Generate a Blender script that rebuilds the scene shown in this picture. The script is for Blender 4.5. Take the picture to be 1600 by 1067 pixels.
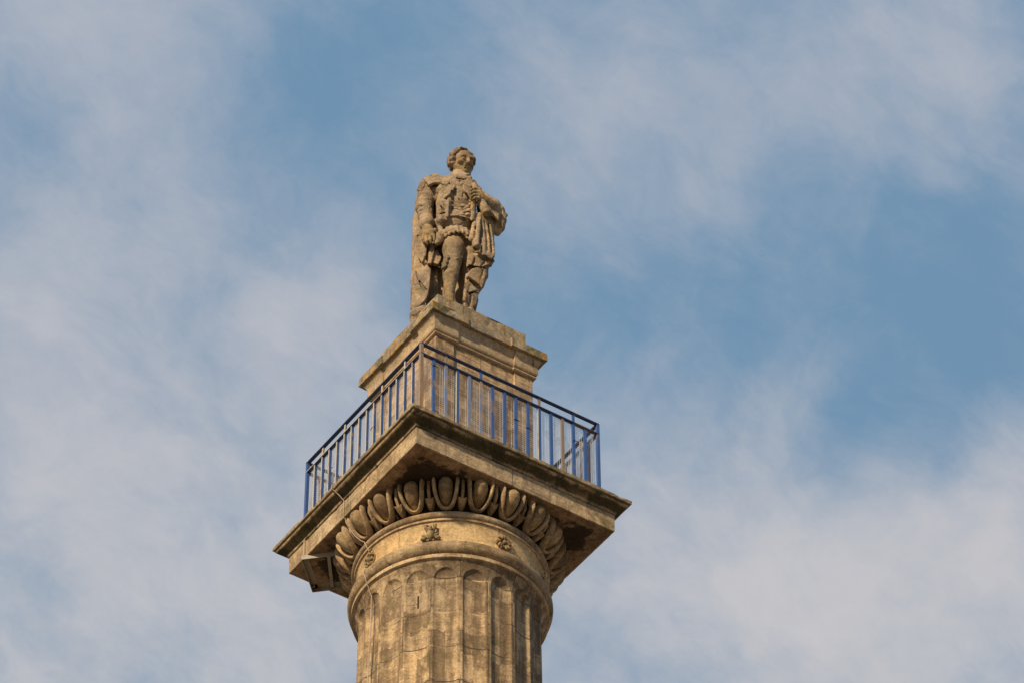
import bpy, math, random
import numpy as np
from mathutils import Vector, Matrix
random.seed(7); np.random.seed(7)
for o in list(bpy.data.objects): bpy.data.objects.remove(o)
SC = bpy.context.scene
COL = SC.collection
PI = math.pi

# ------------------------------------------------------------------ camera
PHI = 0.5764974680099848          # turn of the monument about its axis
ZS = 41.6                         # height of the gallery floor above the pavement
cam_d = bpy.data.cameras.new('camera'); cam = bpy.data.objects.new('camera', cam_d); COL.objects.link(cam)
SC.camera = cam
yaw, pit, rol = 0.020790808012904394, 0.7646685118370558, -0.004726114091257239
fw = Vector((math.sin(yaw)*math.cos(pit), math.cos(yaw)*math.cos(pit), math.sin(pit)))
rt = Vector((math.cos(yaw), -math.sin(yaw), 0)); up = rt.cross(fw)
r2 = math.cos(rol)*rt + math.sin(rol)*up; u2 = -math.sin(rol)*rt + math.cos(rol)*up
cam.matrix_world = Matrix(((r2.x, u2.x, -fw.x, 0), (r2.y, u2.y, -fw.y, -45.780711629199885), (r2.z, u2.z, -fw.z, ZS-40.00722524224339), (0, 0, 0, 1)))
cam_d.sensor_width = 36; cam_d.lens = 6155.19582670764*36/1600
cam_d.clip_start = 0.5; cam_d.clip_end = 20000
SC.render.resolution_x = 1024; SC.render.resolution_y = 682

# ------------------------------------------------------------------ world and sun
SUN_EL, SUN_AZ = math.radians(29), math.radians(-33)   # azimuth measured from the viewer's side, minus = left
sd = Vector((math.sin(SUN_AZ)*math.cos(SUN_EL), -math.cos(SUN_AZ)*math.cos(SUN_EL), math.sin(SUN_EL)))
sun_d = bpy.data.lights.new('sun', 'SUN'); sun = bpy.data.objects.new('sun', sun_d); COL.objects.link(sun)
sun_d.energy = 4.7; sun_d.angle = math.radians(2.5); sun_d.color = (1.0, 0.80, 0.54)
sun.rotation_euler = sd.to_track_quat('Z', 'Y').to_euler(); sun.location = (0, -60, 90)
SC.view_settings.view_transform = 'Standard'; SC.view_settings.look = 'None'
SC.view_settings.exposure = 0.15; SC.view_settings.gamma = 1.0

class NT:
    """small helper round a node tree"""
    def __init__(s, tree): s.t = tree; s.n = tree.nodes; s.l = tree.links
    def put(s, sock, v):
        if v is None: return
        if isinstance(v, bpy.types.NodeSocket): s.l.new(v, sock)
        else: sock.default_value = v
    def math(s, op, a, b=None, c=None, clamp=False):
        n = s.n.new('ShaderNodeMath'); n.operation = op; n.use_clamp = clamp
        s.put(n.inputs[0], a); s.put(n.inputs[1], b); s.put(n.inputs[2], c); return n.outputs[0]
    def vmath(s, op, a, b=None, out=0):
        n = s.n.new('ShaderNodeVectorMath'); n.operation = op
        s.put(n.inputs[0], a); s.put(n.inputs[1], b); return n.outputs[out]
    def noise(s, vec, scale, detail=4, rough=0.55, dist=0.0):
        n = s.n.new('ShaderNodeTexNoise'); s.put(n.inputs['Vector'], vec)
        n.inputs['Scale'].default_value = scale; n.inputs['Detail'].default_value = detail
        n.inputs['Roughness'].default_value = rough; n.inputs['Distortion'].default_value = dist
        return n.outputs['Fac']
    def map(s, v, a, b, c=0.0, d=1.0, smooth=True):
        n = s.n.new('ShaderNodeMapRange'); n.interpolation_type = 'SMOOTHSTEP' if smooth else 'LINEAR'
        s.put(n.inputs['Value'], v); n.inputs['From Min'].default_value = a; n.inputs['From Max'].default_value = b
        n.inputs['To Min'].default_value = c; n.inputs['To Max'].default_value = d; return n.outputs['Result']
    def mix(s, f, a, b, blend='MIX'):
        n = s.n.new('ShaderNodeMix'); n.data_type = 'RGBA'; n.blend_type = blend
        s.put(n.inputs['Factor'], f)
        s.put(n.inputs['A'] if 0 else n.inputs[6], a if isinstance(a, bpy.types.NodeSocket) else (*a, 1))
        s.put(n.inputs[7], b if isinstance(b, bpy.types.NodeSocket) else (*b, 1)); return n.outputs[2]
    def xyz(s, x, y, z):
        n = s.n.new('ShaderNodeCombineXYZ'); s.put(n.inputs[0], x); s.put(n.inputs[1], y); s.put(n.inputs[2], z); return n.outputs[0]
    def sep(s, v):
        n = s.n.new('ShaderNodeSeparateXYZ'); s.put(n.inputs[0], v); return n.outputs
    def scale(s, v, sc):
        n = s.n.new('ShaderNodeVectorMath'); n.operation = 'MULTIPLY'; s.put(n.inputs[0], v); n.inputs[1].default_value = sc; return n.outputs[0]

world = bpy.data.worlds.new('World'); SC.world = world; world.use_nodes = True
W = NT(world.node_tree); W.n.clear()
wo = W.n.new('ShaderNodeOutputWorld'); bg = W.n.new('ShaderNodeBackground'); W.l.new(bg.outputs[0], wo.inputs[0])
bg.inputs['Strength'].default_value = 0.1
sky = W.n.new('ShaderNodeTexSky'); sky.sky_type = 'NISHITA'; sky.sun_disc = False
sky.sun_elevation = SUN_EL; sky.sun_rotation = math.atan2(sd.x, sd.y)
sky.air_density = 1.0; sky.dust_density = 1.6; sky.ozone_density = 1.5
geo = W.n.new('ShaderNodeTexCoord'); D = W.vmath('NORMALIZE', geo.outputs['Generated'])
# cloud coordinates: directions seen on a plane that touches the sky at azimuth 0 (north), 43.8 degrees up
A0, E0 = 0.0208, 0.7647
e3 = Vector((math.sin(A0)*math.cos(E0), math.cos(A0)*math.cos(E0), math.sin(E0)))
e1 = Vector((math.cos(A0), -math.sin(A0), 0)); e2 = e1.cross(e3)
dz = W.math('MAXIMUM', W.vmath('DOT_PRODUCT', D, tuple(e3), out=1), 0.15)
cx = W.math('DIVIDE', W.vmath('DOT_PRODUCT', D, tuple(e1), out=1), dz)
cy = W.math('DIVIDE', W.vmath('DOT_PRODUCT', D, tuple(e2), out=1), dz)
cv = W.xyz(W.math('MULTIPLY', cx, 7.7), W.math('MULTIPLY', cy, 7.7), 0.0)    # about +-1 across the view
wn = W.n.new('ShaderNodeTexNoise'); wn.inputs['Scale'].default_value = 2.2; wn.inputs['Detail'].default_value = 5
W.l.new(cv, wn.inputs['Vector'])
wv = W.vmath('ADD', cv, W.scale(W.vmath('SUBTRACT', wn.outputs['Color'], (0.5, 0.5, 0.5)), (0.26, 0.26, 0)))
# broad banks and clear lanes:  (x, y, radius, weight) in that plane
BANKS = [(-.93,.60,.30,.36),(-.62,.62,.26,.30),(-.98,.28,.28,.22),(-.70,.30,.22,.20),(-.80,.02,.30,.22),(-.95,-.28,.40,.34),(-.45,-.02,.22,.22),(-.36,.10,.18,.20),(-.28,.02,.14,.15),
         (-.35,-.25,.35,.30),(-.75,-.55,.45,.34),(-.30,-.55,.35,.26),(.10,.36,.26,.24),(.35,.54,.24,.26),(.52,.42,.18,.26),(.70,.36,.22,.20),(.92,.58,.28,.30),(.60,.60,.30,.15),(.22,.50,.2,.12),
         (.55,-.42,.30,.30),(.75,-.45,.28,.30),(.30,-.30,.28,.22),(.20,-.60,.35,.28),(.95,-.30,.20,.34),(.60,-.65,.40,.30),(1.0,-.55,.30,.26),(.30,.18,.20,.10),
         (-.42,.50,.20,-.40),(-.33,.30,.20,-.28),(-.22,.62,.22,-.26),(-1.0,.44,.14,-.22),(-.86,.42,.10,-.16),(-.21,.05,.09,-.26),(-.16,.14,.12,-.2),(.18,.05,.3,-.20),(.55,.10,.36,-.34),(.30,.38,.1,-.12),(.75,.00,.36,-.26),(.95,.16,.30,-.24),(.46,-.28,.13,-.30),(.78,-.24,.14,-.34),(.90,-.10,.3,-.12),(.12,-.10,.22,-.12)]
acc = None
for (bx_, by_, br, bw) in BANKS:
    dist = W.vmath('DISTANCE', wv, (bx_, by_, 0), out=1)
    m = W.map(dist, br*1.5, 0.0, 0.0, bw*(.95 if bw > 0 else .62))
    acc = m if acc is None else W.math('ADD', acc, m)
cn = W.noise(wv, 2.6, 12, 0.60, 0.0)
rotv = W.xyz(W.vmath('DOT_PRODUCT', wv, (.80, -.60, 0), out=1), W.math('MULTIPLY', W.vmath('DOT_PRODUCT', wv, (.60, .80, 0), out=1), 1.9), 0.0)
cn2 = W.noise(rotv, 6.5, 9, 0.64, 0.0)
dens = W.math('ADD', W.math('ADD', acc, W.math('MULTIPLY', W.math('SUBTRACT', cn, 0.5), 1.55)), W.math('MULTIPLY', W.math('SUBTRACT', cn2, 0.5), 0.62))
dens = W.map(dens, -0.52, 0.98)
skyc = W.mix(1.0, sky.outputs['Color'], (1.0, 1.0, 1.0), 'MULTIPLY')
skyb = W.mix(0.90, skyc, (1.48, 2.72, 4.10))       # thin veil evens out the blue
cloud = W.mix(W.map(cy, -0.09, 0.09), (5.4, 5.2, 5.3), (4.15, 4.35, 4.95))
W.l.new(W.mix(W.math('MULTIPLY', dens, 0.92), skyb, cloud), bg.inputs['Color'])

# ------------------------------------------------------------------ materials
def new_mat(name):
    m = bpy.data.materials.new(name); m.use_nodes = True
    t = NT(m.node_tree); b = t.n['Principled BSDF']; return m, t, b

def stone(name, light=(.50,.36,.205), dark=(.19,.125,.072), tone=0.5, soot=0.0, sootc=(.028,.022,.016), green=0.0, lichen=0.0, scale=1.0, brick=None, bump=0.35, off=0.0, bed=0.25, soot_scale=1.6, grain=1.0, stainy=None, bevel=0.012, vstreak=0.3, joints=None, rnd=0):
    m, t, b = new_mat(name)
    g = t.n.new('ShaderNodeNewGeometry').outputs['Position']
    P_ = t.vmath('ADD', g, (off, off*1.7, off*.6))
    big = t.noise(P_, 1.3*scale, 5, 0.6, 0.6)
    mid = t.noise(P_, 6.0*scale, 6, 0.62, 0.4)
    fine = t.noise(P_, 34.0*scale, 5, 0.65)
    bedn = t.noise(t.scale(P_, (1.2, 1.2, 9.0)), 2.6*scale, 6, 0.6, 0.5)
    strk = t.noise(t.scale(P_, (5.0, 5.0, 0.5)), 1.7*scale, 5, 0.55, 0.2)
    v = t.math('ADD', t.math('MULTIPLY', big, 0.45), t.math('MULTIPLY', mid, 0.30))
    v = t.math('ADD', v, t.math('MULTIPLY', bedn, bed)); v = t.math('ADD', v, t.math('MULTIPLY', strk, vstreak))
    tot = 0.75 + bed + vstreak
    v = t.map(v, tot*(tot and 0.5) - 0.13, tot*0.5 + 0.13, 0.0, 1.0)
    v = t.math('ADD', v, tone - 0.5, clamp=True)
    col = t.mix(v, dark, light)
    # colour drift between honey and grey
    col = t.mix(t.map(t.noise(P_, 0.9*scale, 3, 0.5), 0.42, 0.66, 0.0, 0.45), col, t.mix(v, (dark[0]*.95, dark[1]*1.08, dark[2]*1.25), (light[0]*.82, light[1]*.92, light[2]*1.08)))
    height = t.math('ADD', t.math('MULTIPLY', mid, 0.5), t.math('MULTIPLY', fine, 0.5))
    if brick:
        uv = t.n.new('ShaderNodeUVMap').outputs[0]
        br = t.n.new('ShaderNodeTexBrick'); t.l.new(t.vmath('ADD', uv, t.scale(t.vmath('SUBTRACT', t.n.new('ShaderNodeTexNoise').outputs['Color'], (.5,.5,.5)), (.012,.012,0))), br.inputs['Vector'])
        br.offset = brick.get('offset', .5); br.squash = 1; br.inputs['Scale'].default_value = 1
        br.inputs['Brick Width'].default_value = brick['w']; br.inputs['Row Height'].default_value = brick['h']
        br.inputs['Mortar Size'].default_value = brick.get('m', .008); br.inputs['Mortar Smooth'].default_value = .3
        br.inputs['Color1'].default_value = (1,1,1,1); br.inputs['Color2'].default_value = (0,0,0,1); br.inputs['Bias'].default_value = 0.0
        bv = t.sep(br.outputs['Color'])[0]
        # block-to-block tone
        amt = brick.get('var', .3)
        col = t.mix(1.0, col, t.mix(bv, (1-amt, 1-amt, 1-amt*.9), (1.08, 1.06, 1.02)), 'MULTIPLY')
        # weathered patches that start and stop at block and flute edges
        wr = brick.get('patch', 0)
        if wr:
            su = t.sep(uv); cell = t.xyz(t.math('FLOOR', t.math('MULTIPLY', su[0], wr[0])), t.math('FLOOR', t.math('ADD', t.math('MULTIPLY', su[1], wr[1]), t.math('MULTIPLY', t.noise(P_, 3, 3), wr[2]))), 0)
            wn_ = t.n.new('ShaderNodeTexWhiteNoise'); wn_.noise_dimensions = '3D'; t.l.new(cell, wn_.inputs['Vector'])
            f = t.math('MULTIPLY', t.map(wn_.outputs['Value'], .58, .62), t.map(t.noise(t.scale(P_, (1.6,1.6,.7)), 2.4, 6, .6, .4), .40, .54))
            col = t.mix(t.math('MULTIPLY', f, .74), col, (dark[0]*.72, dark[1]*.72, dark[2]*.72))
        mf = t.math('MULTIPLY', br.outputs['Fac'], t.map(t.noise(P_, 3.0, 4), .35, .6, .25, 1.0))
        mc = t.mix(t.map(t.noise(P_, 1.7, 2), .52, .60), (.055,.04,.026), (.62,.46,.28))
        col = t.mix(t.math('MULTIPLY', mf, .8), col, mc)
        height = t.math('SUBTRACT', height, t.math('MULTIPLY', br.outputs['Fac'], 1.0))
    if joints:      # (axis 0/1, coordinate in the monument's own plan, half width) vertical joints between cornice stones
        ob = t.sep(t.n.new('ShaderNodeTexCoord').outputs['Object'])
        for ax, cc in joints:
            dd = t.math('ABSOLUTE', t.math('SUBTRACT', ob[ax], cc)); f = t.map(dd, .010, .004)
            f = t.math('MULTIPLY', f, t.map(t.noise(P_, 5, 3), .3, .5, .4, 1.0))
            col = t.mix(t.math('MULTIPLY', f, .75), col, (.06,.045,.03)); height = t.math('SUBTRACT', height, f)
    if green:
        gm = t.map(t.noise(P_, 2.3, 6, .65, .6), .60-green*.16, .74-green*.12)
        col = t.mix(t.math('MULTIPLY', gm, .72), col, (.105,.100,.035))
    if soot:
        sm = t.map(t.noise(t.scale(P_, (1,1,.8)), soot_scale, 7, .66, .8), .68-soot*.26, .76-soot*.22)
        col = t.mix(t.math('MULTIPLY', sm, .88), col, sootc)
    if lichen:
        lm = t.map(t.noise(P_, 7.5, 7, .72, .5), .68-lichen*.14, .73-lichen*.12)
        lm = t.math('MULTIPLY', lm, t.map(t.noise(P_, 1.9, 3), .42, .58))
        col = t.mix(t.math('MULTIPLY', lm, .85), col, t.mix(fine, (.40,.16,.02), (.50,.30,.05)))
    if stainy: col = stainy(t, P_, col)
    speck = t.noise(P_, 15.0*scale, 4, .7, .3)
    col = t.mix(t.map(speck, .36, .64), t.mix(1.0, col, (.86,.84,.82), 'MULTIPLY'), t.mix(1.0, col, (1.09,1.08,1.06), 'MULTIPLY'))
    col = t.mix(t.map(fine, .30, .70, .0, 1.0), t.mix(1.0, col, (.80-.1*grain,.80-.1*grain,.80-.1*grain), 'MULTIPLY'), t.mix(1.0, col, (1.06+.05*grain,)*3, 'MULTIPLY'))
    if rnd: col = t.mix(1.0, col, t.mix(t.n.new('ShaderNodeObjectInfo').outputs['Random'], (1-rnd, 1-rnd*.9, 1-rnd), (1.12, 1.08, 1.0)), 'MULTIPLY')
    pits = t.map(t.noise(P_, 22*scale, 3, .6), .30, .38)
    col = t.mix(1.0, col, t.mix(pits, (.62,.58,.55), (1,1,1)), 'MULTIPLY')
    height = t.math('ADD', height, t.math('MULTIPLY', pits, .5))
    bn = t.n.new('ShaderNodeBump'); bn.inputs['Strength'].default_value = bump; bn.inputs['Distance'].default_value = .03
    t.put(bn.inputs['Height'], height)
    if bevel:
        bv_ = t.n.new('ShaderNodeBevel'); bv_.samples = 4; bv_.inputs['Radius'].default_value = bevel; t.l.new(bv_.outputs[0], bn.inputs['Normal'])
    t.l.new(bn.outputs[0], b.inputs['Normal']); t.put(b.inputs['Base Color'], col)
    b.inputs['Roughness'].default_value = .92; b.inputs['Specular IOR Level'].default_value = .2
    return m

M = {}
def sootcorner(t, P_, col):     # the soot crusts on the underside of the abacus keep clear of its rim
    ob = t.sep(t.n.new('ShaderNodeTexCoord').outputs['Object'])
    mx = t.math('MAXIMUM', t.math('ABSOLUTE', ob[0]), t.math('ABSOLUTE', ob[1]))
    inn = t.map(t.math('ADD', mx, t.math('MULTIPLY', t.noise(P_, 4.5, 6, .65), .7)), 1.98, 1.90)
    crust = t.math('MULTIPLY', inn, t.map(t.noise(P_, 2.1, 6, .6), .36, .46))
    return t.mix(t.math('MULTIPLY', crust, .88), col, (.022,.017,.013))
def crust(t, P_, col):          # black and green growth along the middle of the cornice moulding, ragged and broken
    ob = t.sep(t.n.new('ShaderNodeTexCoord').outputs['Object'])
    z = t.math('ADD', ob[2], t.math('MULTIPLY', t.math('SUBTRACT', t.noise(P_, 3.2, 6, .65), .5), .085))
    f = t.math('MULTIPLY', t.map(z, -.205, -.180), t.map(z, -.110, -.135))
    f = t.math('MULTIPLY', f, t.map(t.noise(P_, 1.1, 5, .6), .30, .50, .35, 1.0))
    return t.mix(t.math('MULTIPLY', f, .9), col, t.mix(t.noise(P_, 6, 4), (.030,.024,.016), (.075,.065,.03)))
M['shaft'] = stone('weathered_ashlar', light=(.53,.385,.225), dark=(.20,.138,.082), tone=.56, green=.10, brick=dict(w=2, h=1, m=.018, var=.34, patch=(2, 1.6, 1.0)), vstreak=.75, bump=.4, off=3)
M['neck'] = stone('necking_stone', light=(.62,.435,.22), dark=(.28,.18,.095), tone=.80, green=.1, brick=dict(w=1.5, h=5, m=.012, var=.10), off=8, bed=.12, vstreak=.08, bump=.25)
M['ring'] = stone('ring_stone', tone=.46, green=.35, soot=.18, off=1, vstreak=.15)
M['fillet'] = stone('fillet_stone', light=(.55,.41,.25), tone=.62, off=2.5, soot=.05)
M['egg'] = stone('carved_stone', tone=.50, soot=.22, green=.25, off=6, bump=.4, rnd=.35)
M['band'] = stone('carved_band_stone', tone=.56, soot=.1, off=11, bump=.3)
M['deep'] = stone('recess_shade_stone', light=(.075,.055,.038), dark=(.035,.027,.02), tone=.3, soot=.4, off=5)  # near-black colour paints the shade between the eggs into the stone
M['fascia'] = stone('abacus_stone', light=(.55,.405,.24), dark=(.22,.155,.095), tone=.62, green=.30, off=13, joints=[(0,-.073),(1,.03)])
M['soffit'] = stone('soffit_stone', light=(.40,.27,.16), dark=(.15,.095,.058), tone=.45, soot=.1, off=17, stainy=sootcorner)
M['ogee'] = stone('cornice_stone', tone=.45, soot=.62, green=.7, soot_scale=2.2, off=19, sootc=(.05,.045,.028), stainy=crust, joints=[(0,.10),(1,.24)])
M['slab'] = stone('coping_stone', light=(.42,.32,.19), dark=(.17,.125,.075), tone=.5, green=.5, lichen=.45, off=23, joints=[(0,.10),(1,.24)])
M['dado'] = stone('pedestal_stone', light=(.58,.41,.235), dark=(.23,.155,.09), tone=.64, off=29, bed=.7, brick=dict(w=.9, h=.42, m=.006, var=.22, patch=(3,4,1.5)), green=.05)
M['cap'] = stone('pedestal_cap_stone', light=(.54,.395,.235), dark=(.30,.215,.13), tone=.60, soot=.08, off=31, green=.1, bump=.2, bed=.1, vstreak=.1)
M['cope'] = stone('lichened_coping_stone', light=(.40,.325,.22), dark=(.19,.15,.10), tone=.48, green=.6, lichen=1.35, soot=.15, off=37, joints=[(0,.45),(0,-.35),(1,.2)])
M['statue'] = stone('statue_stone', light=(.45,.335,.215), dark=(.15,.11,.075), tone=.55, green=.26, lichen=.9, soot=.34, soot_scale=4, scale=1.5, off=41, bump=.30, grain=1.4, bevel=0, bed=.1, vstreak=.1)
M['statue_head'] = stone('lichened_statue_stone', light=(.42,.31,.185), dark=(.16,.115,.07), tone=.5, green=.45, lichen=1.1, soot=.16, soot_scale=5, scale=1.8, off=43, bump=.28, grain=1.4, bevel=0, bed=.1, vstreak=.1)
M['hair'] = stone('hair_stone', light=(.33,.24,.16), dark=(.10,.07,.05), tone=.42, green=.2, lichen=.6, soot=.3, soot_scale=6, scale=2, off=47, bump=.3, bevel=0)

def paint(name, base, edge, rust=.4, off=0.0):
    m, t, b = new_mat(name)
    P_ = t.vmath('ADD', t.n.new('ShaderNodeNewGeometry').outputs['Position'], (off, off, off))
    n = t.noise(t.scale(P_, (1,1,.6)), 3.2, 7, .68, .5); n2 = t.noise(P_, 14, 5, .6)
    col = t.mix(n2, tuple(c*.72 for c in base), tuple(min(1, c*1.25) for c in base))
    col = t.mix(t.math('MULTIPLY', t.map(n, .60-rust*.18, .66-rust*.12), .9), col, t.mix(n2, (.16,.085,.045), edge))
    t.put(b.inputs['Base Color'], col); b.inputs['Roughness'].default_value = .62
    bn = t.n.new('ShaderNodeBump'); bn.inputs['Strength'].default_value = .3; bn.inputs['Distance'].default_value = .004; t.put(bn.inputs['Height'], n2); t.l.new(bn.outputs[0], b.inputs['Normal'])
    return m
M['blue'] = paint('worn_blue_paint', (.035,.092,.27), (.30,.24,.18), .20)
M['cream'] = paint('cream_sunlit_paint', (.42,.38,.30), (.45,.32,.20), .5, 31)  # worn cream; sunlit tone of left-hand bar faces put into the colour
M['blue_pale'] = paint('faded_blue_paint', (.15,.20,.33), (.42,.34,.24), .6, 4)
M['rusty'] = paint('rusted_bare_bar', (.22,.17,.12), (.38,.25,.15), .8, 9)
M['railtop'] = paint('dark_blue_rail_paint', (.028,.055,.145), (.20,.13,.09), .30, 13)
M['wire'] = paint('galvanised_wire', (.55,.56,.58), (.38,.26,.17), .30, 15)
M['steel'] = paint('weathered_steel', (.30,.27,.22), (.30,.22,.15), .5, 21)
M['cable'] = paint('copper_tape', (.42,.32,.24), (.50,.38,.27), .5, 27)
def pave():
    m, t, b = new_mat('sandstone_paving')
    P_ = t.n.new('ShaderNodeNewGeometry').outputs['Position']
    br = t.n.new('ShaderNodeTexBrick'); t.l.new(P_, br.inputs['Vector']); br.inputs['Scale'].default_value = 1
    br.inputs['Brick Width'].default_value = .9; br.inputs['Row Height'].default_value = .6; br.inputs['Mortar Size'].default_value = .012
    br.inputs['Color1'].default_value = (.26,.205,.145,1); br.inputs['Color2'].default_value = (.19,.15,.105,1); br.inputs['Mortar'].default_value = (.09,.07,.055,1)
    t.put(b.inputs['Base Color'], t.mix(t.map(t.noise(P_, .5, 5), .35, .65, 0, .5), br.outputs['Color'], (.22,.17,.12))); b.inputs['Roughness'].default_value = .85
    return m
M['pave'] = pave()

# ------------------------------------------------------------------ mesh helpers
class MB:
    def __init__(s): s.v = []; s.f = []; s.uv = {}
    def add(s, vs, fs):
        o = len(s.v); s.v += [tuple(map(float, q)) for q in vs]; s.f += [tuple(i+o for i in f) for f in fs]; return s
    def box(s, c, size, rot=None):
        hx, hy, hz = [q/2 for q in size]; vs = []
        for z in (-hz, hz):
            for x, y in ((-hx,-hy),(hx,-hy),(hx,hy),(-hx,hy)):
                q = Vector((x, y, z)); q = rot @ q if rot else q; vs.append(q + Vector(c))
        return s.add(vs, [(0,3,2,1),(4,5,6,7),(0,1,5,4),(1,2,6,5),(2,3,7,6),(3,0,4,7)])
    def bar(s, a, b, w, h, upv=(0,0,1)):
        a = Vector(a); b = Vector(b); d = (b-a); L = d.length; d.normalize(); u = Vector(upv)
        x = d.cross(u); x = x.normalized() if x.length > 1e-6 else Vector((1,0,0)); u = x.cross(d)
        return s.box((a+b)/2, (w, L, h), Matrix((x, d, u)).transposed())
    def tube(s, pts, r, n=8, caps=True):
        pts = [Vector(q) for q in pts]; rs = r if isinstance(r, (list, tuple)) else [r]*len(pts); vs = []; fs = []
        pn = None
        for i, q in enumerate(pts):
            d = (pts[min(i+1, len(pts)-1)] - pts[max(i-1, 0)]).normalized()
            if pn is None: pn = d.orthogonal().normalized()
            pn = (pn - d*pn.dot(d)).normalized(); b_ = d.cross(pn)
            for k in range(n):
                a = 2*PI*k/n; vs.append(q + (pn*math.cos(a) + b_*math.sin(a))*rs[i])
        for i in range(len(pts)-1):
            for k in range(n): fs.append((i*n+k, i*n+(k+1)%n, (i+1)*n+(k+1)%n, (i+1)*n+k))
        if caps: fs += [tuple(range(n))[::-1], tuple((len(pts)-1)*n+k for k in range(n))]
        return s.add(vs, fs)
    def ball(s, c, r, mat=None, nu=14, nv=8):
        vs = []; fs = []; c = Vector(c)
        for j in range(nv+1):
            ph = PI*j/nv
            for i in range(nu):
                a = 2*PI*i/nu; q = Vector((r[0]*math.sin(ph)*math.cos(a), r[1]*math.sin(ph)*math.sin(a), r[2]*math.cos(ph)))
                vs.append(c + (mat @ q if mat else q))
        for j in range(nv):
            for i in range(nu): fs.append((j*nu+i, (j+1)*nu+i, (j+1)*nu+(i+1)%nu, j*nu+(i+1)%nu))
        return s.add(vs, fs)
    def lathe(s, prof, n=160, cap=True):
        vs = []; fs = []
        for r, z in prof:
            for k in range(n): a = 2*PI*k/n; vs.append((r*math.cos(a), r*math.sin(a), z))
        for j in range(len(prof)-1):
            for k in range(n): fs.append((j*n+k, j*n+(k+1)%n, (j+1)*n+(k+1)%n, (j+1)*n+k))
        if cap: fs += [tuple(range(n))[::-1], tuple((len(prof)-1)*n+k for k in range(n))]
        return s.add(vs, fs)
    def square(s, prof, brk=None, cap=True, wear=0):
        """mitred square moulding; brk=(half width of the middle, set-back) gives corner breaks"""
        vs = []; fs = []; n = None; cnt = None
        for hw, z in prof:
            pl = []
            for k in range(4):
                c_, s_ = [(1,0),(0,1),(-1,0),(0,-1)][k]
                if brk: brk = (brk[0], brk[2](hw, z)) if len(brk) > 2 else brk
                if brk: loc = [(-hw,-hw),(-brk[0],-hw),(-brk[0],-hw+brk[1]),(brk[0],-hw+brk[1]),(brk[0],-hw)]
                else: loc = [(-hw,-hw)] + [(-hw+2*hw*i/8, -hw) for i in range(1, 8)]
                if wear:
                    loc = loc + [(hw, -hw)]
                    if cnt is None: cnt = [max(1, int(math.hypot(loc[i+1][0]-loc[i][0], loc[i+1][1]-loc[i][1])/.09)) for i in range(len(loc)-1)]
                    loc = [(loc[i][0]+(loc[i+1][0]-loc[i][0])*q/cnt[i], loc[i][1]+(loc[i+1][1]-loc[i][1])*q/cnt[i]) for i in range(len(loc)-1) for q in range(cnt[i])]
                pl += [(c_*x-s_*y, s_*x+c_*y) for x, y in loc]
            n = len(pl)
            if wear: 
                rr = random.Random(int(hw*1000)+int(z*977)); w1 = []
                for x, y in pl:
                    e = wear*(rr.random()-.5)*1.2; 
                    if rr.random() < .05: e = wear*(1.5+2.5*rr.random())
                    k_ = 1 - e/max(hw, .1); w1.append((x*k_, y*k_, z + wear*(rr.random()-.5)*.8))
                vs += w1
            else: vs += [(x, y, z) for x, y in pl]
        for j in range(len(prof)-1):
            for k in range(n): fs.append((j*n+k, j*n+(k+1)%n, (j+1)*n+(k+1)%n, (j+1)*n+k))
        if cap: fs += [tuple(range(n))[::-1], tuple((len(prof)-1)*n+k for k in range(n))]
        return s.add(vs, fs)
    def build(s, name, mat, parent=None, smooth=False, loc=None, outer=None):
        me = bpy.data.meshes.new(name); me.from_pydata(s.v, [], s.f); me.update()
        me.materials.append(mat)
        o = bpy.data.objects.new(name, me); COL.objects.link(o)
        if parent: o.parent = parent
        if loc: o.location = loc
        if outer:
            me.materials.append(outer[1]); d_ = Vector(outer[0])
            for p_ in me.polygons:
                if p_.normal.dot(d_) > .9: p_.material_index = 1
        if smooth:
            me.polygons.foreach_set('use_smooth', [True]*len(me.polygons))
            try: me.set_sharp_from_angle(angle=math.radians(smooth if smooth is not True else 40))
            except Exception: pass
        return o
def tag(o, label=None, cat=None, group=None, kind=None):
    if label: o['label'] = label
    if cat: o['category'] = cat
    if group: o['group'] = group
    if kind: o['kind'] = kind
    return o
def empty(name, loc=(0,0,0), rz=0, parent=None):
    o = bpy.data.objects.new(name, None); COL.objects.link(o); o.location = loc; o.rotation_euler = (0,0,rz)
    if parent: o.parent = parent
    return o
def arc(c, r, a0, a1, n): return [(c[0]+r*math.cos(math.radians(a0+(a1-a0)*i/n)), c[1]+r*math.sin(math.radians(a0+(a1-a0)*i/n))) for i in range(n+1)]

# ------------------------------------------------------------------ ground
g = MB(); g.add([(-9000,-9000,0),(9000,-9000,0),(9000,9000,0),(-9000,9000,0)], [(0,1,2,3)])
tag(g.build('ground', M['pave']), kind='structure')

# ------------------------------------------------------------------ the column (heights below are measured from the gallery floor, ZS)
mon = empty('stone_monument', (0,0,ZS), PHI); mon['kind'] = 'thing'
tag(mon, 'tall fluted sandstone column with a carved capital, square gallery and pedestal on top', 'monument')
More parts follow.
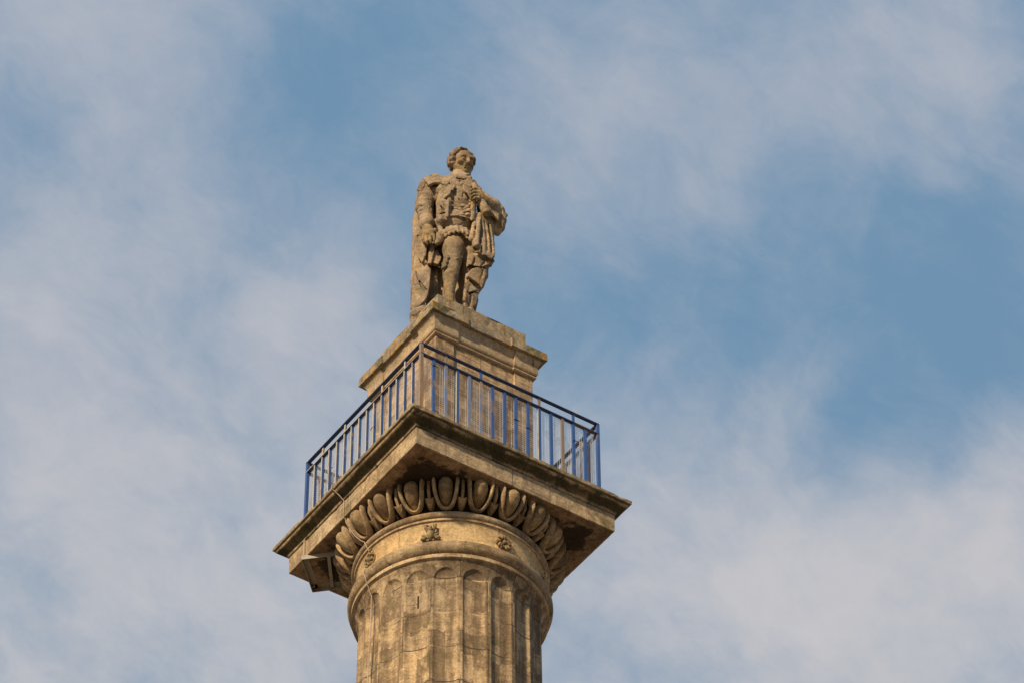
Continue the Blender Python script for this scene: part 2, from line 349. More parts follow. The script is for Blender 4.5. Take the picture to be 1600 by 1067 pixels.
# angles: the column's flutes, eggs and rosettes are set out from the near corner of the square
def ang(deg): return math.radians(deg)        # in the monument frame the near corner lies at 225 degrees
NEAR = 225.0
def shaft():
    nseg = 16; us = []
    for fl in range(20):
        for i in range(nseg): us.append((fl, -1 + 2*i/(nseg-1)))      # across the flute -1..1, the fillet lies between flutes
    n = len(us); hf = 7.45; vs = []; uvs = []
    def rb(z):
        r = 1.378 + max(0, -z-2.1)*.0098
        if z > -2.22: t = (z+2.22)/.29; r += .085*max(0, t)**2.4
        return r
    top, zc_, w = -1.93, -2.228, .178; D_ = .060
    levels_up = [0, .25, .5, .75, 1]
    rows = []
    nb = 5; na = 10
    lowz = [-2.225-.05*i for i in range(0, 60)] + [-5.2-.8*i for i in range(1, 36)] + [-35.0]
    zarch = [zc_ + w*math.sqrt(max(0, 1-u*u)) for _, u in us]
    for i in range(nb+1): rows.append([top + (za-top)*(i/nb)**.8 for za in zarch])
    for i in range(1, na+1): rows.append([za + (zc_-za)*(i/na) - 1e-4*i for za in zarch])
    for z in lowz[1:]: rows.append([z]*n)
    for ri, row in enumerate(rows):
        for k, (fl, u) in enumerate(us):
            z = row[k]; r = rb(z)
            if ri > nb or ri == nb:
                dz_ = max(0, z-zc_)/w; q = max(0, 1-u*u-dz_*dz_); r -= D_*(q**.56)
            a = ang(NEAR + 9 + fl*18 + u*hf)
            vs.append((r*math.cos(a), r*math.sin(a), z))
            uvs.append((fl + .5 + u*hf/18, (z+2.203)/.656 + 100))
    fs = []; fuv = []
    for j in range(len(rows)-1):
        for k in range(n):
            k2 = (k+1) % n; fs.append((j*n+k, (j+1)*n+k, (j+1)*n+k2, j*n+k2))
            q = [uvs[j*n+k], uvs[(j+1)*n+k], uvs[(j+1)*n+k2], uvs[j*n+k2]]
            if k2 == 0: q[2] = (q[2][0]+20, q[2][1]); q[3] = (q[3][0]+20, q[3][1])
            fuv += q
    m = MB().add(vs, fs); o = m.build('shaft', M['shaft'], mon, smooth=32)
    ul = o.data.uv_layers.new(name='UVMap'); ul.data.foreach_set('uv', [c for q in fuv for c in q])
    return o
shaft()
MB().lathe([(1.70,-35.0),(1.80,-35.05),(1.86,-35.2),(1.80,-35.4),(1.74,-35.45),(1.9,-35.5),(2.0,-35.7),(1.9,-35.95),(1.9,-36.0)]).build('base_ring', M['ring'], mon, smooth=40)
MB().square([(2.15,-41.0),(2.15,-40.6),(2.0,-40.5),(2.0,-36.7),(2.2,-36.6),(2.25,-36.3),(2.05,-36.2),(2.05,-36.0)]).build('base_block', M['dado'], mon)
MB().square([(3.6,-41.6),(3.6,-41.4),(3.1,-41.398),(3.1,-41.2),(2.6,-41.198),(2.6,-41.0)]).build('steps', M['dado'], mon)

def ring_uv(o, k=20):
    me = o.data; ul = me.uv_layers.new(name='UVMap'); co = [v.co for v in me.vertices]; out = []
    for p_ in me.polygons:
        aa = [(math.degrees(math.atan2(co[i].y, co[i].x)) - NEAR - 15) % 360 for i in p_.vertices]
        if max(aa) - min(aa) > 180: aa = [a if a > 180 else a+360 for a in aa]
        for a, i in zip(aa, p_.vertices): out += [a/360*k, co[i].z*1.2 + 7.9]
    ul.data.foreach_set('uv', out)
MB().lathe([(1.44,-1.932),(1.485,-1.93),(1.497,-1.925),(1.497,-1.862),(1.485,-1.855),(1.40,-1.85)], 200).build('fillet', M['fillet'], mon, smooth=30)
MB().lathe([(1.40,-1.852)] + [(1.435+.122*math.cos(math.radians(a)), -1.722+.128*math.sin(math.radians(a))) for a in range(-85, 96, 12)] + [(1.40,-1.59)], 220).build('lower_astragal', M['ring'], mon, smooth=60)
nk = MB().lathe([(1.40,-1.62),(1.452,-1.60),(1.436,-1.565),(1.428,-1.50),(1.426,-1.35),(1.430,-1.25),(1.442,-1.20),(1.455,-1.185)], 200).build('necking', M['neck'], mon, smooth=60); ring_uv(nk)
MB().lathe([(1.42,-1.186),(1.468,-1.184),(1.472,-1.18),(1.472,-1.145),(1.465,-1.141),(1.40,-1.14)], 200).build('fillet', M['fillet'], mon, smooth=30)
MB().lathe([(1.40,-1.142)] + [(1.448+.064*math.cos(math.radians(a)), -1.076+.064*math.sin(math.radians(a))) for a in range(-88, 92, 15)] + [(1.40,-1.01)], 220).build('upper_astragal', M['ring'], mon, smooth=60)

# echinus: a sunk ground, its shade painted near-black, with twenty eggs in U-shaped bands and darts between them
def re(z):                     # face of the ovolo
    t = min(1, max(0, (z+.985)/.425)); return 1.465 + .272*math.sin(min(1, t*1.18)*PI*.5)**.85 - .035*max(0, t-.8)/.2
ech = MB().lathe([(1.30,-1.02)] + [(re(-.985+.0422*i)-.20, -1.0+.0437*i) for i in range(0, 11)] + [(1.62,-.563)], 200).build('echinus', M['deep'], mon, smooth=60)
def on_ovolo(da, z, lift=0.0):
    a = ang(da); r = re(z)+lift; return Vector((r*math.cos(a), r*math.sin(a), z))
def egg_mesh():
    vs = []; fs = []; nu, nv = 20, 14
    for j in range(nv+1):
        t = j/nv; z = -.945 + t*.40
        s_ = (t-.56)/.56 if t < .56 else (t-.56)/.62
        wv_ = math.sqrt(max(0, 1-s_*s_))**(1.0 if t >= .56 else 1.12)
        for i in range(nu):
            a = 2*PI*i/nu; x = math.cos(a)*.112*wv_; d = math.sin(a)*.125*wv_
            q = on_ovolo(0, z, -.045 + d); vs.append((q.x, q.y + x, q.z))
    for j in range(nv):
        for i in range(nu): fs.append((j*nu+i, j*nu+(i+1)%nu, (j+1)*nu+(i+1)%nu, (j+1)*nu+i))
    fs += [tuple(range(nu))[::-1], tuple(nv*nu+i for i in range(nu))]
    return MB().add(vs, fs)
def band_mesh():
    m = MB(); pts = []
    for i in range(25):
        t = -1 + 2*i/24; x = .180*math.copysign(abs(math.sin(t*PI/2))**.85, t); z = -.968 + .405*(1-math.cos(t*PI/2)**.85) if abs(t) < 1 else -.562
        pts.append((x, min(z, -.562)))
    vs = []; fs = []; n = 10
    P3 = []
    for x, z in pts: q = on_ovolo(0, z, -.022); P3.append(Vector((q.x, q.y+x, q.z)))
    for i, q in enumerate(P3):
        d = (P3[min(i+1, 24)]-P3[max(i-1, 0)]).normalized(); nr = Vector((1,0,-.35)).normalized(); sd_ = d.cross(nr).normalized(); nr = sd_.cross(d)
        for k in range(n):
            a = 2*PI*k/n; vs.append(q + sd_*math.cos(a)*.030 + nr*math.sin(a)*.065)
    for i in range(24):
        for k in range(n): fs.append((i*n+k, i*n+(k+1)%n, (i+1)*n+(k+1)%n, (i+1)*n+k))
    fs += [tuple(range(n))[::-1], tuple(24*n+k for k in range(n))]
    return m.add(vs, fs)
def dart_mesh():
    m = MB(); out = [(-.030,-.562),(-.026,-.80),(-.024,-.93),(-.078,-.905),(-.05,-.99),(0,-1.075),(.05,-.99),(.078,-.905),(.024,-.93),(.026,-.80),(.030,-.562)]
    vs = []; n = len(out)
    for lift in (-.13, -.03):
        for x, z in out: q = on_ovolo(0, -.562+(z+.562)*.80, lift); vs.append((q.x, q.y+x*(1 if lift < -.1 else .85), q.z))
    rid = [(0,-.562),(0,-.80),(0,-.94),(0,-1.03)]
    sq = lambda z: -.562 + (z+.562)*.80
    for x, z in rid: q = on_ovolo(0, sq(z), -.005); vs.append((q.x, q.y, q.z))
    fs = [(i, (i+1)%n, n+(i+1)%n, n+i) for i in range(n)]
    R0 = 2*n
    fs += [(n+0,n+1,R0+1,R0),(n+1,n+2,R0+2,R0+1),(n+2,n+3,R0+2),(n+3,n+4,R0+3,R0+2),(n+4,n+5,R0+3),(n+5,n+6,R0+3),(n+6,n+7,R0+2,R0+3),(n+7,n+8,R0+2),(n+8,n+9,R0+1,R0+2),(n+9,n+10,R0,R0+1)]
    return m.add(vs, fs)
e0 = egg_mesh().build('egg', M['egg'], ech, smooth=50); b0 = band_mesh().build('egg_band', M['band'], ech, smooth=60); d0 = dart_mesh().build('dart', M['band'], ech, smooth=30)
for k in range(20):
    for src, dd in ((e0, 9), (b0, 9), (d0, 18)):
        o = src if k == 0 else src.copy()
        if k: COL.objects.link(o); o.parent = ech
        o.rotation_euler = (0, 0, ang(NEAR + dd + 18*k))

sl_ = MB(); a_ = ang(NEAR + 9 - 18); a_ = ang(NEAR - 9); sl_.box((1.3225*math.cos(a_), 1.3225*math.sin(a_), -2.60), (.012, .024, .24), Matrix.Rotation(a_, 3, 'Z'))
sl_.build('slit', M['deep'], mon)
# rosettes round the necking
def rosette(kind):
    m = MB()      # local: +x outward, y sideways, z up, centre at the origin
    if kind == 0:
        for k in range(5):
            a = math.radians(90+72*k); u = Vector((0, math.cos(a), math.sin(a))); R_ = Matrix((Vector((1,0,0)), u, Vector((1,0,0)).cross(u))).transposed()
            for s_ in (-1, 1): m.ball(u*.070 + R_ @ Vector((.016,0,s_*.021)), (.024,.036,.021), R_)
            m.tube([Vector((.02,0,0)), u*.10 + Vector((.046,0,0))], [.005,.008], 5)
            a2 = a + math.radians(36); m.ball(Vector((.004, .098*math.cos(a2), .098*math.sin(a2))), (.018,.014,.014))
        m.ball((.03,0,0), (.026,.026,.026)); m.ball((-.012,0,0), (.022,.085,.085))
    elif kind == 1:
        m.ball((.03,0,-.035), (.05,.050,.075)); m.ball((.05,0,.03), (.035,.03,.05)); m.ball((.03,0,.075), (.03,.022,.03))
        for s_ in (-1, 1):
            m.tube([(.02,s_*.03,.02),(.05,s_*.055,.06),(.045,s_*.06,.10),(.02,s_*.03,.115)], [.016,.02,.018,.01])
            m.ball((.03,s_*.085,-.09), (.032,.035,.026)); m.tube([(.02,s_*.03,-.07),(.045,s_*.07,-.055),(.03,s_*.095,-.03)], [.02,.022,.012])
            m.tube([(.02,s_*.02,-.11),(.03,s_*.05,-.115)], .014)
    else:
        for k in range(5):
            a = math.radians(90+72*k); u = Vector((0, math.cos(a), math.sin(a)))
            pts = [Vector((.03,0,0)) + u*.05 + Vector((0, .04*math.cos(b_*PI/5), .04*math.sin(b_*PI/5))) for b_ in range(9)]
            m.tube(pts, .013, 6)
        m.ball((.03,0,0), (.035,.03,.03)); m.ball((.0,0,0), (.03,.10,.10)); m.tube([(.0,0,.08),(.04,.02,.12),(.03,.06,.12)], .015)
    return m
for k in range(8):
    a = ang(NEAR + 45*k)
    ms = rosette((1, 0, 1, 0, 2, 0, 1, 2)[k] if k != 7 else 2)
    for i, v in enumerate(ms.v): ms.v[i] = (v[0]*1.25, v[1]*1.28, v[2]*1.28)
    o = ms.build('rosette', M['egg'], mon, smooth=60); o.location = (1.432*math.cos(a), 1.432*math.sin(a), -1.41); o.rotation_euler = (0, 0, a)

# abacus and gallery cornice
aba = MB().square([(1.80,-.5635),(1.802,-.560),(1.803,-.2445),(1.79,-.241)], wear=.004).build('abacus', M['fascia'], mon)
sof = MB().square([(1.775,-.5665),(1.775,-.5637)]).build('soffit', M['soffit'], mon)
og = [(1.77,-.2405),(1.77,-.234),(1.818,-.234),(1.822,-.228),(1.824,-.206)]
for i in range(1, 15):
    t = i/14; og.append((1.824 + .142*(t - .92*math.sin(2*PI*t)/(2*PI)), -.206 + .118*t))
og += [(1.966,-.084),(1.94,-.083),(1.94,-.066)]
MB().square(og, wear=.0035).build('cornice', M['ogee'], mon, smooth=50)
MB().square([(1.93,-.0665),(1.9925,-.066),(1.998,-.060),(2.0,-.006),(1.995,0.0)], wear=.007).build('gallery_floor', M['slab'], mon)

# pedestal on the gallery
ped = MB().square([(.917,0.0),(.917,2.826)], (.575,.03)).build('pedestal', M['dado'], mon)
me = ped.data; ul = me.uv_layers.new(name='UVMap'); out = []
for p_ in me.polygons:
    nx = abs(p_.normal.x) > abs(p_.normal.y)
    for i in p_.vertices: c_ = me.vertices[i].co; out += [(c_.y if nx else c_.x)+3.2, c_.z+5]
ul.data.foreach_set('uv', out)
mold = [(.915,2.824)] + [(.925+.042*math.cos(math.radians(a)), 2.856+.030*math.sin(math.radians(a))) for a in range(-80, 81, 20)] + [(.940,2.890)]
for x, z in [(.945,2.893),(.962,2.897),(.974,2.908),(.981,2.925),(.984,2.95),(.984,2.985),(.983,3.02),(.984,3.05),(.989,3.08),(.998,3.11),(1.012,3.14),(1.03,3.162),(1.035,3.185)]: mold.append((x, z))
MB().square(mold, (.53, 0, lambda hw, z: .03 + .055*min(1, max(0, (z-2.90)/.28))**1.2)).build('moulding', M['cap'], ped, smooth=40)
cop = MB().square([(1.0,3.184),(1.083,3.186),(1.0898,3.192),(1.0898,3.348),(1.082,3.354)], (.41,.03), wear=.007).build('coping', M['cope'], ped)
MB().square([(.8375,3.35),(.8375,3.60),(.8375,3.842),(.830,3.852)], wear=.007).build('plinth', M['cope'], mon)

# ------------------------------------------------------------------ gallery railing
rail = empty('gallery_railing', (0,0,ZS), PHI)
tag(rail, 'worn blue metal railing with wire mesh running round the gallery edge', 'railing')
RW = 1.64; Z1, Z2, Z3 = 1.688, 1.486, .715
for k in range(4):
    c_, q_ = [(1,0),(0,1),(-1,0),(0,-1)][k]
    T = lambda x, y, z: (c_*x - q_*y, q_*x + c_*y, z)
    OUT = (T(0,-1,0), M['cream']) if k == 3 else None  # outward faces of the left side carry the painted-in sunlit tone
    R_ = Matrix.Rotation(k*PI/2, 3, 'Z')
    MB().box(T(0,-RW,Z1-.007), (2*RW+.03, .062, .014), R_).build('top_rail', M['railtop'], rail, outer=None)
    MB().box(T(0,-RW,Z2-.007), (2*RW+.03, .062, .014), R_).build('middle_rail', M['railtop'], rail, outer=OUT)
    MB().box(T(-RW,-RW,(Z1-.014)/2), (.05,.05,Z1-.014), R_).build('corner_post', M['rusty'] if k == 0 else M['blue'], rail)
    side = {0: [1,3,1,3,3,1,1,1,1,1,1,2,1,1], 3: [1]*14}.get(k, [1]*14)
    xs = [-RW + .022 + (2*RW-.044)*i/15 for i in range(1, 15)]
    for i, x in enumerate(xs):
        tall = (i+1) in (2,5,10,13)
        x += random.uniform(-.006, .006)
        mt = {1: M['blue'], 2: M['rusty'], 3: M['blue_pale']}[side[i]]
        
        zt = Z2-.015
        MB().box(T(x,-RW+.004,zt/2), (.028,.044,zt) if k == 3 else (.050,.030,zt), R_ @ Matrix.Rotation(random.uniform(-.004,.004), 3, 'Y')).build('baluster', mt, rail, outer=OUT or ((T(-1,0,0), M['cream']) if i in (2,9) and k == 0 else None))
        if tall: MB().box(T(x,-RW+.004,(Z1+Z2)/2-.007), (.040,.024,Z1-Z2-.015), R_).build('rail_spacer', M['rusty'] if (i % 2) else M['blue'], rail, outer=OUT)
    m = MB(); y = -RW+.034
    for i in range(1, 76):
        x = -RW+.03 + (2*RW-.06)*i/76; m.box(T(x,y,.755), (.0034,.0034,1.45), R_)
    for j in range(0, 36):
        z = .04 + 1.43*j/35; m.box(T(0,y+.005,z), (2*RW-.06,.0034,.0034), R_)
    m.build('mesh_panel', M['wire'], rail)
for (x, z, k) in ((-1.40,1.33,0),(.10,.98,0),(.32,.92,0),(1.2,1.1,0),(.30,.95,3),(-.9,1.0,3)):
    c_, q_ = [(1,0),(0,1),(-1,0),(0,-1)][k]; m = MB(); m.tube([(c_*(x+dx)-q_*(-RW-.016), q_*(x+dx)+c_*(-RW-.016), z+dz_) for dx, dz_ in ((-.05,-.01),(-.02,.012),(.02,.012),(.055,-.006))], .007, 6)
    m.build('cable_tie', M['railtop'], rail)

# ------------------------------------------------------------------ bracket frame under the far left corner
br = empty('steel_bracket', (0,0,ZS), PHI)
tag(br, 'grey angle-iron frame hung under the left corner of the stone gallery', 'bracket')
zb = -.60
A_, B_, C_, D_ = (-1.858,1.330), (-1.310,1.892), (-1.38,.86), (-.86,1.45)
for nm, p0, p1 in (('front_bar', A_, B_), ('side_bar', A_, C_), ('side_bar', B_, D_)):
    m = MB(); a = Vector((*p0, zb)); b_ = Vector((*p1, zb)); d = (b_-a).normalized(); s_ = d.cross(Vector((0,0,1)))
    if nm == 'front_bar' or p0 == A_: s_ = -s_ if nm == 'side_bar' else s_
    m.bar(a, b_, .012, .085); m.bar(a+s_*.045+Vector((0,0,.037)), b_+s_*.045+Vector((0,0,.037)), .09, .012)
    m.build(nm, M['steel'], br)
MB().bar((-1.818,1.335,-.22), (-1.822,1.335,-.60), .035, .02, (1,0,0)).build('strap', M['cable'], br)
MB().bar((-1.335,1.818,-.22), (-1.335,1.822,-.60), .035, .02, (0,1,0)).build('strap', M['cable'], br)
MB().bar((-1.55,1.05,-.60), (-1.10,1.66,-.60), .05, .03).build('cross_bar', M['steel'], br)

# ------------------------------------------------------------------ lightning conductor down the left face
con = empty('lightning_conductor', (0,0,ZS), PHI)
tag(con, 'thin pale cable running over the cornice and down the left side of the column', 'cable')
a0 = 180.0
def pc(a, r, z): return (r*math.cos(ang(a)), r*math.sin(ang(a)), z)
pts = [(-1.66,.30,.03),(-1.9,.27,.02),(-2.008,.25,.005),(-2.012,.25,-.07),(-1.975,.24,-.09),(-1.90,.22,-.16),(-1.835,.205,-.235),(-1.818,.20,-.25),(-1.815,.20,-.40),(-1.815,.21,-.56),(-1.81,.20,-.60)]
MB().tube(pts, .0085, 6).build('cable_run', M['cable'], con, smooth=True)
pts = [pc(173.5,1.80,-.58),pc(173.5,1.78,-.66),pc(174.5,1.73,-.80),pc(176,1.66,-.94),pc(177.5,1.58,-1.03),pc(178.5,1.53,-1.06),pc(179,1.53,-1.09),pc(179,1.49,-1.16),pc(179.5,1.455,-1.22),pc(180,1.445,-1.40),pc(180.5,1.455,-1.55),pc(180.7,1.50,-1.60),pc(180.9,1.565,-1.68),pc(181,1.575,-1.73),pc(181,1.53,-1.83),pc(181,1.515,-1.90),pc(180.8,1.48,-1.95),pc(180.2,1.41,-2.08)]
MB().tube(pts, .0085, 6).build('cable_run', M['cable'], con, smooth=True)
pts = [pc(180.2 + .9*math.sin(i*1.1)*(.3 if i < 3 else 1), 1.405+.0098*max(0,.35*i), -2.08-.35*i) for i in range(0, 90)]
MB().tube(pts, .010, 6).build('cable_run', M['cable'], con, smooth=True)

# ------------------------------------------------------------------ the statue: every part is carved as a distance field and meshed
def PT(u, v, y):      # elevation-drawing units of the statue to metres
    k = (1, u-710, v-360, y, (u-710)*(v-360), (v-360)*y, (u-710)*y, (v-360)**2, y*y)
    return (sum(a*b for a, b in zip(k, (0.0072154892, 0.010592581, 0.00010118102, 0.00016608274, -1.6837129e-06, 2.0056434e-06, 0.00023085582, -1.4322715e-08, 7.1198928e-05))), y, sum(a*b for a, b in zip(k, (2.6048795, 0.00015213012, -0.015089262, 1.0153233, -8.1569773e-08, -0.00032884561, 2.0639725e-06, 2.4017613e-06, 6.0429816e-05))))
VX = .0115
class Field:
    def __init__(s, lo, hi):
        s.lo = np.array(lo, np.float32); s.n = np.ceil((np.array(hi)-np.array(lo))/VX).astype(int)+1
        s.f = np.full(s.n, 9.0, np.float32); s.hi = s.lo + (s.n-1)*VX
        s.ax = [s.lo[i] + np.arange(s.n[i], dtype=np.float32)*VX for i in range(3)]
    def sub(s, lo, hi, pad):
        i0 = np.clip(np.floor((np.minimum(lo, hi)-pad-s.lo)/VX).astype(int), 0, s.n-1); i1 = np.clip(np.ceil((np.maximum(lo, hi)+pad-s.lo)/VX).astype(int)+1, 0, s.n)
        sl = tuple(slice(a, max(a, b)) for a, b in zip(i0, i1))
        return sl, s.ax[0][sl[0]][:,None,None], s.ax[1][sl[1]][None,:,None], s.ax[2][sl[2]][None,None,:]
    def comb(s, sl, d, k, cut):
        a = s.f[sl]
        if a.size == 0: return
        if cut: a = -a
        if k > 0: h = np.clip(.5+.5*(a-d)/k, 0, 1); r = a*(1-h) + d*h - k*h*(1-h)
        else: r = np.minimum(a, d)
        s.f[sl] = -r if cut else r
    def cone(s, a, b, ra, rb, k=.03, cut=False, flat=None):
        a = np.array(a, np.float32); b = np.array(b, np.float32); rm = max(ra, rb)
        sl, X, Y, Z = s.sub(np.minimum(a, b), np.maximum(a, b), rm+k+.05)
        ba = b-a; L = float(ba@ba)+1e-9
        t = np.clip(((X-a[0])*ba[0]+(Y-a[1])*ba[1]+(Z-a[2])*ba[2])/L, 0, 1)
        dx, dy, dz_ = X-a[0]-ba[0]*t, Y-a[1]-ba[1]*t, Z-a[2]-ba[2]*t
        if flat: dy = dy*flat
        s.comb(sl, np.sqrt(dx*dx+dy*dy+dz_*dz_) - (ra+(rb-ra)*t), k, cut); return s
    def chain(s, pts, rs, k=.03, cut=False, flat=None):
        if not isinstance(rs, (list, tuple)): rs = [rs]*len(pts)
        for i in range(len(pts)-1): s.cone(pts[i], pts[i+1], rs[i], rs[i+1], k, cut, flat)
        return s
    def ell(s, c, r, k=.03, cut=False, R=None):
        c = np.array(c, np.float32); r = np.array(r, np.float32); m = float(r.max())
        sl, X, Y, Z = s.sub(c, c, m+k+.04); X = X-c[0]; Y = Y-c[1]; Z = Z-c[2]
        if R is not None:
            R = np.array(R, np.float32); X, Y, Z = R[0,0]*X+R[1,0]*Y+R[2,0]*Z, R[0,1]*X+R[1,1]*Y+R[2,1]*Z, R[0,2]*X+R[1,2]*Y+R[2,2]*Z
        q0 = np.sqrt((X/r[0])**2+(Y/r[1])**2+(Z/r[2])**2); q1 = np.sqrt((X/r[0]**2)**2+(Y/r[1]**2)**2+(Z/r[2]**2)**2)+1e-6
        s.comb(sl, q0*(q0-1)/q1, k, cut); return s
    def box(s, c, h, rd=.02, k=.02, cut=False, rz=0):
        c = np.array(c, np.float32); m = max(h)*1.45
        sl, X, Y, Z = s.sub(c, c, m+k+.05); X = X-c[0]; Y = Y-c[1]; Z = Z-c[2]
        X, Y = X*math.cos(rz)+Y*math.sin(rz), -X*math.sin(rz)+Y*math.cos(rz)
        qx, qy, qz = np.abs(X)-h[0]+rd, np.abs(Y)-h[1]+rd, np.abs(Z)-h[2]+rd
        d = np.sqrt(np.maximum(qx,0)**2+np.maximum(qy,0)**2+np.maximum(qz,0)**2)+np.minimum(np.maximum(np.maximum(qx,qy),qz),0)-rd
        s.comb(sl, d, k, cut); return s
    def flap(s, pts, t=.02, k=.008, cut=False, rd=.006):
        p = np.array(pts, np.float64); c = p.mean(0); u_, sv, vt = np.linalg.svd(p-c); e0, e1, e2 = vt[0], vt[1], vt[2]
        q = np.stack([(p-c)@e0, (p-c)@e1], 1)
        sl, X, Y, Z = s.sub(p.min(0), p.max(0), t+k+.05); X = X-c[0]; Y = Y-c[1]; Z = Z-c[2]
        U = X*e0[0]+Y*e0[1]+Z*e0[2]; V_ = X*e1[0]+Y*e1[1]+Z*e1[2]; Wd = X*e2[0]+Y*e2[1]+Z*e2[2]
        d = np.full(U.shape, 1e9, np.float32); sg = np.ones(U.shape, np.float32); n = len(q)
        for i in range(n):
            j = (i-1) % n; ex, ey = q[j]-q[i]; wx = U-q[i][0]; wy = V_-q[i][1]
            tt = np.clip((wx*ex+wy*ey)/(ex*ex+ey*ey), 0, 1); bx = wx-ex*tt; by = wy-ey*tt; d = np.minimum(d, bx*bx+by*by)
            c1 = V_ >= q[i][1]; c2 = V_ < q[j][1]; c3 = ex*wy > ey*wx
            sg = np.where((c1 & c2 & c3) | (~c1 & ~c2 & ~c3), -sg, sg)
        d2 = sg*np.sqrt(d)+rd; w_ = np.abs(Wd)-t+rd
        r = np.sqrt(np.maximum(d2,0)**2+np.maximum(w_,0)**2)+np.minimum(np.maximum(d2,w_),0)-rd
        s.comb(sl, r.astype(np.float32), k, cut); return s
    def slot(s, pts, rs, depth, k=.008):
        n = max(4, int(depth/.012))
        for j in range(n+1):
            e = depth*j/n; s.chain([(q[0], q[1]+e, q[2]+e*.98) for q in pts], rs, k, cut=True)
        return s
    def rough(s, amp, cell, seed):
        rs = np.random.RandomState(seed); ext = s.hi-s.lo; m = np.ceil(ext/cell).astype(int)+2; g_ = rs.rand(*m).astype(np.float32)-.5
        idx = [(s.ax[i]-s.lo[i])/cell for i in range(3)]; i0 = [np.floor(q).astype(int) for q in idx]; fr = [q-j for q, j in zip(idx, i0)]; fr = [q*q*(3-2*q) for q in fr]
        out = 0
        for a in (0,1):
            for b in (0,1):
                for c in (0,1):
                    w_ = ((fr[0] if a else 1-fr[0])[:,None,None])*((fr[1] if b else 1-fr[1])[None,:,None])*((fr[2] if c else 1-fr[2])[None,None,:])
                    out = out + w_*g_[np.ix_(i0[0]+a, i0[1]+b, i0[2]+c)]
        s.f += amp*out; return s
    def folds(s, amp, freq, dirx, diry, slant, seed, lo, hi):
        sl, X, Y, Z = s.sub(np.array(lo), np.array(hi), 0)
        w_ = (X*dirx + Y*diry + Z*slant)*freq + 1.1*np.sin(Z*2.3+seed) + .8*np.sin(Z*4.1+X*3+seed*2)
        fr = np.abs(((w_) % 1.0) - .5)*2
        env = np.clip((X-lo[0])/.08,0,1)*np.clip((hi[0]-X)/.08,0,1)*np.clip((Z-lo[2])/.15,0,1)*np.clip((hi[2]-Z)/.15,0,1)
        s.f[sl] += amp*(fr**1.6-.45)*env; return s
    def mesh(s, name, mat, parent):
        f = s.f; f[[0,-1]] = 1; f[:,[0,-1]] = 1; f[:,:,[0,-1]] = 1
        ins = f < 0; nx, ny, nz = f.shape
        cnt = np.zeros((nx-1,ny-1,nz-1), np.int8); S3 = lambda a, i, j, k: a[i:i+nx-1, j:j+ny-1, k:k+nz-1]
        for i in (0,1):
            for j in (0,1):
                for k in (0,1): cnt += S3(ins, i, j, k)
        act = (cnt > 0) & (cnt < 8); ci = np.argwhere(act); vid = np.full(act.shape, -1, np.int64); vid[act] = np.arange(len(ci))
        pos = np.zeros((len(ci),3)); num = np.zeros(len(ci))
        cs = [(0,0,0),(1,0,0),(0,1,0),(1,1,0),(0,0,1),(1,0,1),(0,1,1),(1,1,1)]
        val = {c: f[ci[:,0]+c[0], ci[:,1]+c[1], ci[:,2]+c[2]] for c in cs}
        for a in cs:
            for ax in range(3):
                if a[ax] == 0:
                    b = list(a); b[ax] = 1; b = tuple(b); va, vb = val[a], val[b]; m_ = (va < 0) != (vb < 0)
                    t = np.where(m_, va/(va-vb+1e-12), 0); q = np.tile(np.array(a, float), (len(ci),1)); q[:,ax] += t
                    pos[m_] += q[m_]; num[m_] += 1
        pos = (pos/num[:,None] + ci)*VX + s.lo
        quads = []
        for ax in range(3):
            o = [(1,2),(2,0),(0,1)][ax]
            a = ins; sl0 = [slice(None)]*3; sl1 = [slice(None)]*3; sl0[ax] = slice(0,-1); sl1[ax] = slice(1,None)
            ch = a[tuple(sl0)] != a[tuple(sl1)]; e = np.argwhere(ch)
            e = e[(e[:,o[0]] > 0) & (e[:,o[1]] > 0)]
            fl = a[tuple(e.T)]
            def vv(d0, d1):
                q = e.copy(); q[:,o[0]] -= d0; q[:,o[1]] -= d1; return vid[tuple(q.T)]
            q = np.stack([vv(0,0), vv(1,0), vv(1,1), vv(0,1)], 1); q[~fl] = q[~fl][:, ::-1]; quads.append(q)
        Q = np.concatenate(quads); Q = Q[(Q >= 0).all(1)]
        # keep only connected bits of real size: relax once for a carved, not stepped, surface
        for _ in range(1):
            acc_ = np.zeros_like(pos); c_ = np.zeros(len(pos))
            for i in range(4):
                for j in (1,3): np.add.at(acc_, Q[:,i], pos[Q[:,(i+j)%4]]); np.add.at(c_, Q[:,i], 1)
            pos = pos*.5 + .5*acc_/np.maximum(c_,1)[:,None]
        me = bpy.data.meshes.new(name); me.vertices.add(len(pos)); me.vertices.foreach_set('co', pos.astype(np.float32).ravel())
        me.loops.add(Q.size); me.loops.foreach_set('vertex_index', Q.ravel().astype(np.int32))
        me.polygons.add(len(Q)); me.polygons.foreach_set('loop_start', np.arange(0, Q.size, 4, dtype=np.int32)); me.polygons.foreach_set('loop_total', np.full(len(Q), 4, np.int32))
        me.update(calc_edges=True); me.validate(); me.polygons.foreach_set('use_smooth', [True]*len(me.polygons)); me.materials.append(mat)
        o = bpy.data.objects.new(name, me); COL.objects.link(o); o.parent = parent; return o

stat = empty('statue', (0,0,ZS+3.8525))
tag(stat, 'weathered stone statue of a cloaked man holding a scroll on the plinth', 'statue')

# head frame: turned to the viewer's right and bent a little forward
HY, HP, HR = math.radians(29), math.radians(27), math.radians(-4)
Rh = np.array(Matrix.Rotation(HY, 3, 'Z') @ Matrix.Rotation(HP, 3, 'X') @ Matrix.Rotation(HR, 3, 'Y'))
HC = np.array((0.125,-0.340,3.845)); HS = 1.04
def h(x, y, z): return HC + Rh @ (np.array([x, y, z])*HS)

